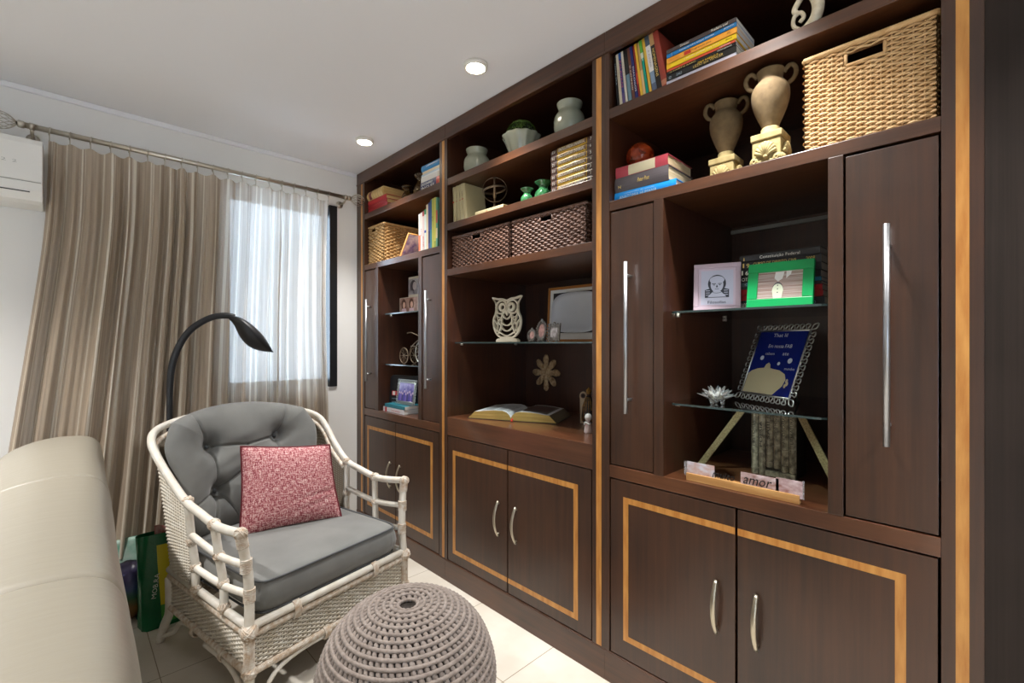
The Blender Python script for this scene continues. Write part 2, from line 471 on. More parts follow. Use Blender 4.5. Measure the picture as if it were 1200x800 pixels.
CT, CB0 = 2.243, .25
def cur_left(z): return -.052 - .010*math.log(1 + math.exp((1.86 - z)/.10)) - .015*max(0, 2.24 - z)
def cur_x(s, z):
    l = cur_left(z); r = 1.256 + .01*math.sin(3*z)
    return l + (r - l) * s
NR = 18
def fold(s, z):
    q = min(1., (CT - z) / .35); low = (CT - z) / 2.
    ph = 2*PI*(17*s + .35*math.sin(2*PI*2.3*s + .8) + .22*math.sin(2*PI*5.1*s)) + .5*math.sin(1.3*z + 9*s)
    a = .010 + .019*q + .006*low
    y = a*(math.sin(ph) + .33*math.sin(2.07*ph + 1.1 + z*.6) + .25*math.sin(.5*ph+2))
    y += .006*q*math.sin(2*PI*46*s + 2*math.sin(9*s) + .8*z)
    # two big folds pushed out by the sofa at the left
    y -= low * (.085*math.exp(-((s - .10 - .13*low)/.075)**2) + .05*math.exp(-((s - .0)/.06)**2))
    return max(2.80, min(3.115, 3.045 + y - .02*low))
b = MB(); NU, NV = 640, 48
uvs = []
for i in range(NU + 1):
    s = i / NU; acc = 0
    for j in range(NV + 1):
        f = j / NV
        top = CT - .014*abs(math.sin(PI*NR*s))**1.5
        z = CB0 + (top - CB0)*f
        b.v.append(V((cur_x(s, z), fold(s, z), z)))
for i in range(NU):
    for j in range(NV):
        b.f.append([i*(NV+1)+j, (i+1)*(NV+1)+j, (i+1)*(NV+1)+j+1, i*(NV+1)+j+1]); b.mi.append(0); b.sm.append(True)
acc = 0.; us = [0.]
for i in range(1, NU+1):
    p, q = b.v[i*(NV+1) + 20], b.v[(i-1)*(NV+1) + 20]; acc += (p - q).length; us.append(acc)
b.uv = [(us[k // (NV+1)], b.v[k].z) for k in range(len(b.v))]
cm = bpy.data.materials.new('striped_curtain_cloth'); cm.use_nodes = True
def curtain_nodes(m):
    nt = m.node_tree; nt.nodes.clear(); N = nt.nodes.new; L = nt.links.new
    o = N('ShaderNodeOutputMaterial'); uv = N('ShaderNodeUVMap'); sp = N('ShaderNodeSeparateXYZ'); L(uv.outputs[0], sp.inputs[0])
    cmb = N('ShaderNodeCombineXYZ'); L(sp.outputs['X'], cmb.inputs[0])
    n1 = N('ShaderNodeTexNoise'); n1.inputs['Scale'].default_value = 25.; n1.inputs['Detail'].default_value = 1.6; L(cmb.outputs[0], n1.inputs['Vector'])
    rp = N('ShaderNodeValToRGB'); cr = rp.color_ramp
    cols = [(.0, (176, 158, 138)), (.42, (192, 175, 154)), (.47, (178, 160, 140)), (.51, (198, 181, 160)), (.555, (184, 166, 144)), (.572, (236, 228, 212)), (.64, (232, 223, 207)), (.655, (186, 168, 147)), (1., (200, 184, 163))]
    while len(cr.elements) < len(cols): cr.elements.new(.5)
    for e, (p, c) in zip(cr.elements, cols): e.position = p; e.color = lin(c)
    L(n1.outputs['Fac'], rp.inputs['Fac'])
    mp = N('ShaderNodeMapping'); mp.inputs['Scale'].default_value = (900, 500, 1); L(uv.outputs[0], mp.inputs['Vector'])
    n2 = N('ShaderNodeTexNoise'); n2.inputs['Scale'].default_value = 1.; n2.inputs['Detail'].default_value = 2.; L(mp.outputs[0], n2.inputs['Vector'])
    mr = N('ShaderNodeMapRange'); mr.inputs['To Min'].default_value = .78; mr.inputs['To Max'].default_value = 1.2; L(n2.outputs['Fac'], mr.inputs['Value'])
    mu = N('ShaderNodeMix'); mu.data_type = 'RGBA'; mu.blend_type = 'MULTIPLY'; mu.inputs['Factor'].default_value = 1.
    L(rp.outputs[0], mu.inputs['A']); L(mr.outputs[0], mu.inputs['B'])
    d = N('ShaderNodeBsdfDiffuse'); t = N('ShaderNodeBsdfTranslucent'); tr = N('ShaderNodeBsdfTransparent')
    L(mu.outputs['Result'], d.inputs[0])
    wt = N('ShaderNodeMix'); wt.data_type = 'RGBA'; wt.inputs['Factor'].default_value = .45; wt.inputs['B'].default_value = (.86, .88, .9, 1); L(mu.outputs['Result'], wt.inputs['A']); L(wt.outputs['Result'], t.inputs[0])
    m1 = N('ShaderNodeMixShader'); m1.inputs[0].default_value = .29; L(d.outputs[0], m1.inputs[1]); L(t.outputs[0], m1.inputs[2])
    m2 = N('ShaderNodeMixShader'); m2.inputs[0].default_value = .04; L(m1.outputs[0], m2.inputs[1]); L(tr.outputs[0], m2.inputs[2])
    L(m2.outputs[0], o.inputs[0])
curtain_nodes(cm); b.mats = [cm]
tag(b.build('curtain'), 'long beige striped curtain gathered along the metal rod over the window', 'curtain')
for k in range(NR + 1):
    s = k / NR; x = cur_x(s, CT) + (.004 if k == 0 else 0); y = fold(s, CT - .004)
    b = MB(); R = []
    for i in range(20): a = 2*PI*i/20; R.append((x + .002*math.sin(a), RY + .017*math.cos(a), RZ - .003 + .017*math.sin(a)))
    b.tube(R, .0024, STEEL, 6, closed=True)
    b.tube([(x, RY, RZ-.0185), (x, RY, RZ-.024), (x, (RY+y)/2, RZ-.032), (x, y, CT-.006)], .0022, STEEL, 6)
    ln = 'leftmost' if k == 0 else 'rightmost' if k == NR else None
    tag(b.build('curtain_ring'), (ln + ' small metal ring with clip holding up the curtain') if ln else 'small metal ring with clip on the rod holding the beige curtain', 'curtain ring', 'curtain rings on the rod')

# ---------------------------------------------------------------- sofa seen from behind
LEATH = mat('cream_leather', (152, 146, 132), .42, coat=.1, coat_r=.4, bump=((9, 40, 9), .22, .006))
def xr(y): return .072 + .0235*(y - .7)
t = thing('sofa', 'long cream leather sofa with rounded padded backrest at the left', 'sofa', (-.35, 1.5, 0))
def sofa_prof():
    P = [(-.015, .10), (.0, .30), (.004, .55), (.006, .74), (0., .815), (-.014, .872), (-.045, .902), (-.10, .912), (-.16, .911), (-.225, .896), (-.285, .862), (-.325, .80), (-.35, .66), (-.36, .5), (-.355, .40), (-.20, .38), (-.06, .2)]
    return smooth_path([(a, 0, c) for a, c in P], 4)
SP = sofa_prof()
def back_seg(y0, y1, first, last):
    b = MB(); n = 40; m = len(SP); vs = []; fs = []
    for i in range(n + 1):
        f = i / n; f2 = .5 - .5*math.cos(PI*f) if True else f
        y = y0 + (y1 - y0)*f2
        d0 = (y - y0); d1 = (y1 - y)
        e0 = .04 if first else .016; e1 = .045 if last else .016
        k = 0.
        for d, e in ((d0, e0), (d1, e1)):
            if d < e: k = max(k, 1 - math.sqrt(max(0, 1 - (1 - d/e)**2)))
        ins = k * (.012 if not ((first and d0 < d1) or (last and d1 < d0)) else .04)
        puff = .004*math.sin(PI*f)
        for p in SP:
            c = V((-.15, 0, .6)); dd = (p - c)
            q = p - dd.normalized()*(ins - puff)
            wob = .0025*math.sin(7*y + 9*p.z)
            vs.append((xr(y) + q.x + wob, y, q.z))
    for i in range(n):
        for k in range(m):
            l = (k + 1) % m
            fs.append((i*m+k, (i+1)*m+k, (i+1)*m+l, i*m+l))
    fs.append(tuple(range(m))); fs.append(tuple(n*m + k for k in range(m - 1, -1, -1)))
    b.add(vs, fs, LEATH, True); b.build('backrest_cushion', t)
ys = [.27, 1.065, 1.86, 2.69]
for i in range(3): back_seg(ys[i], ys[i+1], i == 0, i == 2)
for i in range(3):
    b = MB(); b.box(-.90, -.275, ys[i]+.004 + (.14 if i == 0 else 0), ys[i+1]-.004 - (.14 if i == 2 else 0), .29, .43, LEATH); b.build('seat_cushion', t, bevel=.04, bseg=4)
b = MB(); b.box(-.88, -.02, .29, 2.66, .06, .285, LEATH); b.build('base', t, bevel=.02)
for y0, y1 in ((.275, .40), (2.55, 2.68)):
    b = MB(); b.box(-.90, -.33, y0, y1, .06, .58, LEATH); b.build('armrest', t, bevel=.04, bseg=4)
for x in (-.78, -.1):
    for y in (.36, 2.6):
        b = MB(); b.tube([(x, y, 0), (x, y, .075)], [.016, .022], BLACK, 12); b.build('foot', t)

# ---------------------------------------------------------------- arched reading lamp
LX, LY = .372, 2.80
t = thing('floor_lamp', 'black arched floor lamp with a leaf shaped shade behind the armchair', 'floor lamp', (LX, LY, 0))
b = MB(); b.lathe([(.0, 0), (.125, 0), (.13, .006), (.126, .018), (.03, .024), (.016, .034), (0, .034)], (LX, LY, 0), LAMPBLK, 36); b.build('base', t)
def lz(z): return 1.297 + (z - 1.297)*1.03
b = MB()
path = smooth_path([(LX, LY, .03), (LX, LY, .5), (LX, LY, .95), (.374, LY, lz(1.10)), (.384, LY, lz(1.2)), (.411, LY, lz(1.285)), (.452, LY, lz(1.355)), (.505, LY, lz(1.402)), (.56, LY, lz(1.43)), (.615, LY, lz(1.438)), (.652, LY, lz(1.432))], 6)
b.tube(path, [.0125 + .0035*max(0, min(1, (p.z - .9)/.3)) for p in path], LAMPBLK, 12); b.build('pole', t)
b = MB()
top = smooth_path([(.625, LY, lz(1.441)), (.675, LY, lz(1.432)), (.73, LY, lz(1.398)), (.785, LY, lz(1.342)), (.82, LY, lz(1.290)), (.842, LY, lz(1.250))], 6)
bot = smooth_path([(.625, LY, lz(1.422)), (.652, LY, lz(1.392)), (.685, LY, lz(1.325)), (.725, LY, lz(1.278)), (.775, LY, lz(1.256)), (.842, LY, lz(1.247))], 6)
n = len(top); vs = []; fs = []; K = 16
for i in range(n):
    q = i / (n - 1); wd_ = .016 + .062*math.sin(PI*min(1, q*1.02))**1.1*(1 if q < .97 else .8)
    c0_ = (bot[i] + top[i])/2; hv = (top[i] - bot[i])/2
    for k in range(K):
        a = 2*PI * k / K
        c = c0_ + hv*math.sin(a)
        vs.append((c.x, LY - wd_*math.cos(a), c.z))
for i in range(n - 1):
    for k in range(K):
        fs.append((i*K+k, i*K+(k+1) % K, (i+1)*K+(k+1) % K, (i+1)*K+k))
fs.append(tuple(range(K-1, -1, -1))); fs.append(tuple((n-1)*K + k for k in range(K)))
b.add(vs, fs, LAMPBLK, True)
b.build('lamp_shade', t)

# ---------------------------------------------------------------- bags on the floor
GREEN = mat('green_bag_plastic', (12, 98, 58), .3, bump=((12, 12, 12), .5, .02))
YEL = mat('yellow_print', (214, 200, 40), .35); DGR = mat('dark_green_print', (16, 60, 34), .35)
t = thing('shopping_bag', 'dark green plastic shopping bag with yellow print standing behind the armchair', 'bag', (.352, 2.69, 0))
def bag_pt(s, z):
    a = 2*PI*s; q = z/.42
    wx, wy = .108*(1-.1*q), .06*(1-.55*q)
    c, sn = math.cos(a), math.sin(a)
    e = .55
    x = wx*math.copysign(abs(c)**e, c); y = wy*math.copysign(abs(sn)**e, sn)
    k = 1 + .03*math.sin(5*a + 9*z) + .02*math.sin(11*a - 20*z)
    return V((.352 + x*k - .02*q, 2.69 + y*k, .001 + z))
b = MB(); b.grid(lambda u, v: bag_pt(u, .42*v), 60, 20, GREEN, cu=True)
b.add([bag_pt(i/60, 0) for i in range(60)], [tuple(range(59, -1, -1))], GREEN); b.build('bag_body', t)
b = MB()
def onbag(s, z): p = bag_pt(s, z); c = V((.352, 2.69, p.z)); return p + (p - c).normalized()*.003
b.grid(lambda u, v: onbag(.735 + .14*u, .10 + .27*v), 10, 12, YEL)
b.grid(lambda u, v: onbag(.735 + .14*u, .02 + .08*v), 10, 6, mat('leaf_print', (70, 160, 60), .35))
for k in range(4): b.grid(lambda u, v: onbag(.76 + .09*u, .03 + .017*k + .007*v), 8, 1, DGR)
b.build('printed_panel', t)
b = MB(); b.text('MOB.RA', (.297, 2.69-.0585, .20), (.12, 0, 1), (-1, 0, .12), mat('white_print', (225, 230, 222), .4), h=.018, w=.11, lift=.006)
b.build('printed_lettering', t)
b = MB(); b.grid(lambda u, v: V((.30 + .10*u, 2.685 + .02*math.sin(7*u), .405 + .05*v - .03*u*v)), 12, 4, mat('red_white_wrapper', (206, 190, 180), .4, var=((30, 30, 30), (170, 40, 40)))); b.build('wrapper', t)
BUN = bpy.data.materials.new('rainbow_print_plastic'); BUN.use_nodes = True
def rainbow(m):
    nt = m.node_tree; bs = nt.nodes['Principled BSDF']; N = nt.nodes.new; L = nt.links.new
    tc = N('ShaderNodeTexCoord'); sp = N('ShaderNodeSeparateXYZ'); L(tc.outputs['Object'], sp.inputs[0])
    nz = N('ShaderNodeTexNoise'); nz.inputs['Scale'].default_value = 9.; L(tc.outputs['Object'], nz.inputs['Vector'])
    ad = N('ShaderNodeMath'); ad.operation = 'MULTIPLY_ADD'; ad.inputs[1].default_value = .12; L(nz.outputs['Fac'], ad.inputs[0]); L(sp.outputs['Z'], ad.inputs[2])
    rp = N('ShaderNodeValToRGB'); cr = rp.color_ramp
    cols = [(.08, (70, 40, 34)), (.14, (150, 110, 60)), (.18, (60, 110, 80)), (.22, (60, 80, 130)), (.28, (70, 60, 110)), (.34, (50, 46, 70))]
    while len(cr.elements) < len(cols): cr.elements.new(.5)
    for e, (p, c) in zip(cr.elements, cols): e.position = p; e.color = lin(c)
    L(ad.outputs[0], rp.inputs['Fac']); L(rp.outputs[0], bs.inputs['Base Color']); bs.inputs['Roughness'].default_value = .35
rainbow(BUN)
b = MB(); b.ell((.215, 2.83, .135), (.10, .09, .135), BUN, 36, 20, fn=lambda d: 1 + .05*noise.noise(d*3) + .03*noise.noise(d*8))
tag(b.build('stuffed_bag'), 'rounded purple bag with rainbow print on the floor behind the sofa', 'bag')
b = MB(); b.grid(lambda u, v: V((.225 + .17*(u-.5), 2.965 - .018*math.sin(PI*v) - .004*math.sin(12*u+5*v), .002 + .335*v)), 16, 16, mat('teal_white_plastic', (196, 214, 204), .4, var=((14, 14, 14), (60, 150, 120))))
o = tag(b.build('plastic_bag'), 'flat teal and white plastic bag standing against the curtain hem', 'bag'); md = o.modifiers.new('t', 'SOLIDIFY'); md.thickness = .02; md.offset = 0
# ================================================================ rattan armchair
CANE = mat('white_cane', (226, 223, 214), .45, var=((22, 22, 22), (214, 206, 192)), bump=((60, 60, 60), .25, .002))
WRAP = mat('worn_white_binding', (224, 219, 209), .6, var=((60, 60, 60), (186, 162, 136)), bump=((160, 160, 160), .4, .002))
WICK = mat('white_wicker', (222, 217, 206), .6, var=((24, 24, 24), (204, 194, 176)))
GREY = mat('grey_velvet', (118, 119, 116), .75, sheen=.3, var=((7, 7, 7), (104, 105, 103)), bump=((240, 240, 240), .08, .001))
GREYP = mat('grey_piping', (72, 75, 77), .7, sheen=.2)
CO = V((.4586, 1.7675, 0)); E1 = V((.978, .208, 0)); E2 = V((-.208, .978, 0)); EZ = V((0, 0, 1))
def C(a, b, z): return CO + E1*a + E2*b + EZ*z
chair = thing('rattan_armchair', 'white rattan armchair with grey cushions in front of the curtain', 'armchair', C(.34, .34, 0))
AX = .345                                             # mirror plane of the chair
def mir(p, s): return (p[0], p[1], p[2]) if s < 0 else (2*AX - p[0], p[1], p[2])
def CP(pts, s=-1): return [C(*mir(p, s)) for p in pts]
def wrapbind(b, p, q, r, m=WRAP, n=None):
    """coils of binding along p-q"""
    p, q = V(p), V(q); L = (q - p).length; d = (q - p)/L; n = n or max(3, int(L/.0042))
    for i in range(n):
        c = p + d*(L*(i + .5)/n); t = L/n*.5
        b.tube([c - d*t*.95, c - d*t*.4, c + d*t*.4, c + d*t*.95], [r*.93, r*1.02, r*1.02, r*.93], m, 10)
def knot(b, p, r=.021, dirs=None):
    """crossed binding around a joint"""
    p = V(p)
    for k in range(9):
        a = rng.uniform(0, PI); n = V((rng.uniform(-1, 1), rng.uniform(-1, 1), rng.uniform(-1, 1))).normalized()
        u = n.orthogonal().normalized(); w = n.cross(u)
        rr = r*rng.uniform(.93, 1.03)
        b.tube([p + u*rr*math.cos(2*PI*i/16) + w*rr*math.sin(2*PI*i/16) for i in range(16)], .0024, WRAP, 5, closed=True)
    b.ell(p, r*.97, WRAP, 14, 9)

# the long rail that runs from one arm front around the back to the other arm
half = [(-.024, .012, .65), (-.022, .12, .637), (-.02, .21, .635), (-.022, .33, .655), (-.026, .44, .68), (-.038, .56, .755), (-.05, .655, .835), (-.045, .72, .885), (-.005, .79, .915), (.08, .845, .935), (.2, .875, .95), (.345, .885, .955)]
full = half + [mir(p, 1) for p in half[-2::-1]]
b = MB(); b.tube(smooth_path([C(*p) for p in full], 8), .0155, CANE, 12)
b.build('arm_and_back_rail', chair)
half2 = [(-.006, .44, .652), (-.02, .56, .722), (-.034, .65, .80), (-.028, .72, .85), (.01, .775, .88), (.09, .825, .90), (.2, .855, .915), (.345, .865, .92)]
full2 = half2 + [mir(p, 1) for p in half2[-2::-1]]
b = MB(); pp = smooth_path([C(*p) for p in full2], 10)
b.tube(pp, .012, WRAP, 10)
b.build('wrapped_inner_rail', chair)

# seat frame: front, sides, back (double rails)
def railpair(p, q, name, sm=.0145):
    p, q = V(p), V(q)
    b = MB(); b.tube([p + EZ*.327, q + EZ*.327], sm, CANE, 12); b.build(name, chair)
    b = MB(); wrapbind(b, p + EZ*.298, q + EZ*.298, .0125); b.build('wrapped_rail', chair)
A0, B0, A1, B1 = -.006, -.006, .696, .70
FL, FR, BL, BR = C(A0, B0, 0), C(A1, B0, 0), C(A0+.02, B1, 0), C(A1-.02, B1, 0)
railpair(FL, FR, 'front_seat_rail'); railpair(FL, BL, 'side_seat_rail'); railpair(FR, BR, 'side_seat_rail'); railpair(BL, BR, 'back_seat_rail')
# bottom rails, wrapped
for p, q in ((FL, FR), (FL, BL), (FR, BR), (BL, BR)):
    b = MB(); wrapbind(b, p + EZ*.168, q + EZ*.168, .0125); b.build('bottom_rail', chair)
# two binders across the front rails
for f in (.12*2, .75):
    b = MB(); p = FL.lerp(FR, f)
    for k in range(6):
        c = p + E1*(k*.0045 - .011)
        b.tube([c + EZ*(.312 + .032*math.cos(2*PI*i/14)) + E2*(.019*math.sin(2*PI*i/14)) for i in range(14)], .0026, WRAP, 6, closed=True)
    b.build('rail_binding', chair)
for f in (.42, .8):
    b = MB(); p = FL.lerp(FR, f)
    for k in range(6):
        c = p + E1*(k*.0045 - .011)
        b.tube([c + EZ*(.16 + .022*math.cos(2*PI*i/14)) + E2*(.018*math.sin(2*PI*i/14)) for i in range(14)], .0026, WRAP, 6, closed=True)
    b.build('rail_binding', chair)
# skirt weave on four sides
def skirt(p, q, outv):
    L = (q - p).length; d = (q - p)/L
    b = MB(); b.weave(lambda u, v: p + d*u + EZ*(.18 + v) + outv*(-.004), L, .108, WICK, row=.0075, stake=.0185, amp=.0034, stake_r=.0024, out=lambda u, v: outv)
    b.grid(lambda u, v: p + d*(L*u) + EZ*(.175 + .12*v) - outv*.009, 2, 2, mat('wicker_core', (150, 138, 120), .9), smooth=False)
    b.build('wicker_skirt', chair)
skirt(FL, FR, -E2); skirt(FL, BL, -E1); skirt(FR, BR, E1); skirt(BL, BR, E2)
# posts
for s in (-1, 1):
    b = MB(); fp = CP([(A0, B0, .17), (A0, B0, .30), (A0+.004, .0, .40), (-.004, .004, .5), (-.014, .010, .58), (-.024, .012, .652)], s)
    b.tube(smooth_path(fp, 5), .0165, CANE, 12); b.build('front_post', chair)
    b = MB(); knot(b, C(*mir((A0, B0, .312), s)), .029); b.build('corner_binding', chair)
    b = MB(); knot(b, C(*mir((A0, B0, .172), s)), .025); wrapbind(b, C(*mir((A0, B0, .17), s)), C(*mir((A0, B0, .295), s)), .0185, n=26); b.build('corner_binding', chair)
    for z, aa, bb in ((.536, -.009, .007), (.434, -.001, .002)):
        b2 = C(*mir((aa, bb, z), s)); b = MB(); wrapbind(b, b2 - EZ*.024, b2 + EZ*.024, .0195, n=8); b.build('post_binding', chair)
    top = C(*mir((-.024, .012, .648), s)); b = MB(); knot(b, top, .0215); wrapbind(b, C(*mir((-.024, .012, .645), s)), C(*mir((-.017, .011, .60), s)), .019, n=9); b.build('post_binding', chair)
    for (b0, b1, zt) in ((.17, .215, .635), (.40, .435, .678)):
        b = MB(); pts = CP([(A0, b0, .33), (-.002, (b0*2+b1)/3, .42), (-.010, (b0+2*b1)/3, .52), (-.02, b1, zt)], s)
        b.tube(smooth_path(pts, 6), .0145, CANE, 12)
        for q_, r_ in ((pts[1], .0185), (pts[2], .0185), (pts[3], .020)):
            knot(b, q_, r_)
        knot(b, pts[0] + EZ*.008, .0205)
        b.build('arm_post', chair)
    for (z0, z1) in ((.434, .414), (.536, .522)):
        q = 0 if z0 < .5 else 1
        b = MB(); pts = CP([(-.002 - .008*q, .006, z0), (-.003 - .007*q, .19 + .012*q, z1), (-.004 - .008*q, .415 + .008*q, z1 + .004 + .02*q)], s)
        b.tube(smooth_path(pts, 6), .0125, CANE, 12); b.build('arm_rail', chair)
    # legs, splayed, each with a bent cane brace
    for (a0, b0, a1, b1, z0) in ((A0, B0, -.02, -.022, .17), (A0+.02, B1, .0, .765, .17)):
        b = MB(); b.tube(smooth_path(CP([(a0, b0, z0+.12 if b0 > .3 else z0), (a0, b0, z0-.02), ((a0+a1)/2, (b0+b1)/2, .08), (a1, b1, .0)], s), 6), .0175, CANE, 12); b.build('leg', chair)
    for rear in (0, 1):
        a0, b0 = (A0, B0) if not rear else (A0+.02, B1)
        sg = 1 if not rear else -1
        la, lb = (-.02, -.022) if not rear else (.0, .765)
        # side brace
        b = MB(); b.tube(smooth_path(CP([(la, lb + sg*.01, .022), (a0, b0 + sg*.05, .075), (a0, b0 + sg*.10, .128), (a0, b0 + sg*.19, .149), (a0, b0 + sg*.33, .150)], s), 8), .0085, CANE, 10); b.build('leg_brace', chair)
        b = MB(); b.tube(smooth_path(CP([(la + .01, lb, .022), (a0 + .05, b0, .075), (a0 + .10, b0, .128), (a0 + .19, b0, .149), (a0 + .345, b0, .150)], s), 8), .0085, CANE, 10); b.build('leg_brace', chair)
    b = MB()
    for q in (.27, .62):
        p = (FL if s < 0 else FR).lerp(BL if s < 0 else BR, q)
        for k in range(5):
            c = p + E2*(k*.0045 - .009)
            b.tube([c + EZ*(.16 + .022*math.cos(2*PI*i/14)) + E1*(.018*math.sin(2*PI*i/14)) for i in range(14)], .0026, WRAP, 6, closed=True)
    b.build('rail_binding', chair)
# woven back and sides: ruled between the seat rail and the inner rail
lowh = [(A0, .44, .345), (A0+.002, .56, .345), (A0+.012, .66, .345), (.04, .715, .345), (.1, .72, .345), (.16, .72, .345), (.24, .72, .345), (.345, .72, .345)]
lowp = [C(*p) for p in lowh + [mir(p, 1) for p in lowh[-2::-1]]]
LOWP = smooth_path(lowp, 10); HIP = pp
def at(path, f):
    x = max(0., min(.99999, f))*(len(path) - 1); i = int(x); return path[i].lerp(path[i+1], x - i)
WB = sum((HIP[i+1]-HIP[i]).length for i in range(len(HIP)-1))
cen = C(AX, .35, .6)
b = MB(); b.weave(lambda u, v: at(LOWP, u/WB).lerp(at(HIP, u/WB), v/.5), WB, .5, WICK, row=.0085, stake=.0185, amp=.0034, stake_r=.0024, rad=.0043,
        out=lambda u, v: at(HIP, u/WB) - cen)
def bk(u, v):
    p = at(LOWP, u).lerp(at(HIP, u), v); q = (cen - p); q.z = 0
    return p + q.normalized()*.006
b.grid(bk, 80, 6, mat('wicker_core', (150, 138, 120), .9))
b.build('wicker_back', chair)

# seat cushion with piping
def sup(t, n=13.):
    c, s = math.cos(t), math.sin(t)
    return math.copysign(abs(c)**(2/n), c), math.copysign(abs(s)**(2/n), s)
SA, SBc, SW, SD, SZ0, SZ1 = .347, .335, .313, .336, .338, .458
def seat_pt(t, q, crown=True):
    """t around, q 0..1 from edge to centre"""
    x, y = sup(t); f = 1 - q
    return x*f, y*f
b = MB()
NT = 96
def rim(t, z, off):
    x, y = sup(t); w = (.0028*math.sin(t*41 + 2*math.sin(3*t)) + .002*math.sin(t*97))*math.sin(PI*(z - SZ0)/(SZ1 - SZ0)) if SZ0 < z < SZ1 else 0
    return C(SA + x*(SW + off + w), SBc + y*(SD + off + w), z)
rings = [(SZ0, -.035), (SZ0+.004, -.008), (SZ0+.012, .0), (SZ0+.035, .011), (SZ0+.06, .014), (SZ1-.03, .010), (SZ1-.008, .001), (SZ1, -.006)]
vs = []; fs = []
for z, off in rings:
    for k in range(NT): vs.append(rim(2*PI*k/NT, z, off))
for i in range(len(rings) - 1):
    for k in range(NT):
        l = (k+1) % NT; fs.append((i*NT+k, i*NT+l, (i+1)*NT+l, (i+1)*NT+k))
M0 = len(rings) - 1
for j in range(1, 14):
    q = j/13
    for k in range(NT):
        x, y = sup(2*PI*k/NT); f = (1 - q)
        zz = SZ1 + .020*(1 - f**4) + .003*math.sin(9*x*f + 2)*math.sin(7*y*f)*(1-f**6)
        # dip where the back cushion and pillow press
        vs.append(C(SA + x*f*(SW-.006), SBc + y*f*(SD-.006), zz))
    a = M0*NT if j == 1 else (len(rings) + j - 2)*NT; c = (len(rings) + j - 1)*NT
    for k in range(NT):
        l = (k+1) % NT; fs.append((a+k, a+l, c+l, c+k))
fs.append(tuple(range(NT - 1, -1, -1)))
b.add(vs, fs, GREY, True)
sc_ = b.build('seat_cushion', chair)
b = MB(); b.tube([rim(2*PI*k/160, SZ1-.003, .004) for k in range(160)], .0042, GREYP, 8, closed=True); b.tube([rim(2*PI*k/160, SZ0+.006, .001) for k in range(160)], .004, GREYP, 8, closed=True); b.build('piping', sc_)

# tufted back cushion
TUFTS = [(-.165, .40), (.165, .40), (-.165, .20), (.165, .20)]
SEG = []
def seg(a, c): SEG.append((a, c))
for sx in (-1, 1):
    seg((sx*.165, .40), (sx*.225, .585)); seg((sx*.165, .40), (0, .375)); seg((sx*.165, .40), (sx*.165, .20))
    seg((sx*.165, .20), (sx*.32, .16)); seg((sx*.165, .20), (sx*.23, .0)); seg((sx*.165, .20), (sx*.06, .03)); seg((sx*.165, .20), (0, .28))
def dseg(p, s):
    (ax, ay), (bx, by) = s; vx, vy = bx-ax, by-ay
    t = max(0, min(1, ((p[0]-ax)*vx + (p[1]-ay)*vy)/(vx*vx+vy*vy)))
    return math.hypot(p[0]-ax-vx*t, p[1]-ay-vy*t), t
BW, BH, BT = .374, .29, .095
def back_surface(u, v, side):
    """u,v in -1..1 on a disc mapped square; returns point"""
    x = u*math.sqrt(max(0, 1 - v*v*.33)); y = v*math.sqrt(max(0, 1 - u*u*.33))
    nrm = math.hypot(x, y)
    # rounded square radius
    r = max(abs(u), abs(v))
    p = (x*BW, BH + y*BH*1.04)
    th = BT*(max(0, 1 - r**3.2))**.55
    dn = 0.
    if side > 0:
        for tx, ty in TUFTS:
            d = math.hypot(p[0]-tx, p[1]-ty); dn += .042*math.exp(-(d/.040)**2) + .026*math.exp(-(d/.10)**2)
        for s_ in SEG:
            d, t = dseg(p, s_); dn += (1 - .45*t)*(.016*math.exp(-(d/.0055)**2) + .011*math.exp(-(d/.03)**2))
        dn += .0016*math.sin(31*p[0] + 11*math.sin(9*p[1]))*(1-r)
        dn *= max(0, 1 - r**6)
        th = max(.004, th - dn) if r < 1 else 0
    else: th = -th*.55
    # wraps round the sitter, leans back
    wrapf = .20*(abs(p[0])/BW)**2.2
    q = p[1]
    sq = max(0, min(1, (p[1] - .30)/.16)); lowf = .885 + .115*sq*sq*(3 - 2*sq)
    return C(AX - .022 + p[0]*lowf*(1 - .02*(abs(p[0])/BW)**3), .645 + q*.245 - wrapf*.55 - th*.97, .432 + q*.965 + th*.245)
b = MB(); NB = 190
b.grid(lambda u, v: back_surface(2*u-1, 2*v-1, 1), NB, NB, GREY, flip=True)
b.grid(lambda u, v: back_surface(2*u-1, 2*v-1, -1), 40, 40, GREY)
bc = b.build('back_cushion', chair)
for tx, ty in TUFTS:
    b = MB()
    u = tx/BW; v = (ty - BH)/(BH*1.04)
    # invert the disc map roughly by search
    best = min(((math.hypot(uu*math.sqrt(1-vv*vv*.33)-u, vv*math.sqrt(1-uu*uu*.33)-v), uu, vv) for uu in [k/60-1 for k in range(121)] for vv in [k/60-1 for k in range(121)]))
    p = back_surface(best[1], best[2], 1); b.ell(p - E2*.003, (.010, .010, .010), GREYP, 14, 8)
    b.build('tuft_button', bc)

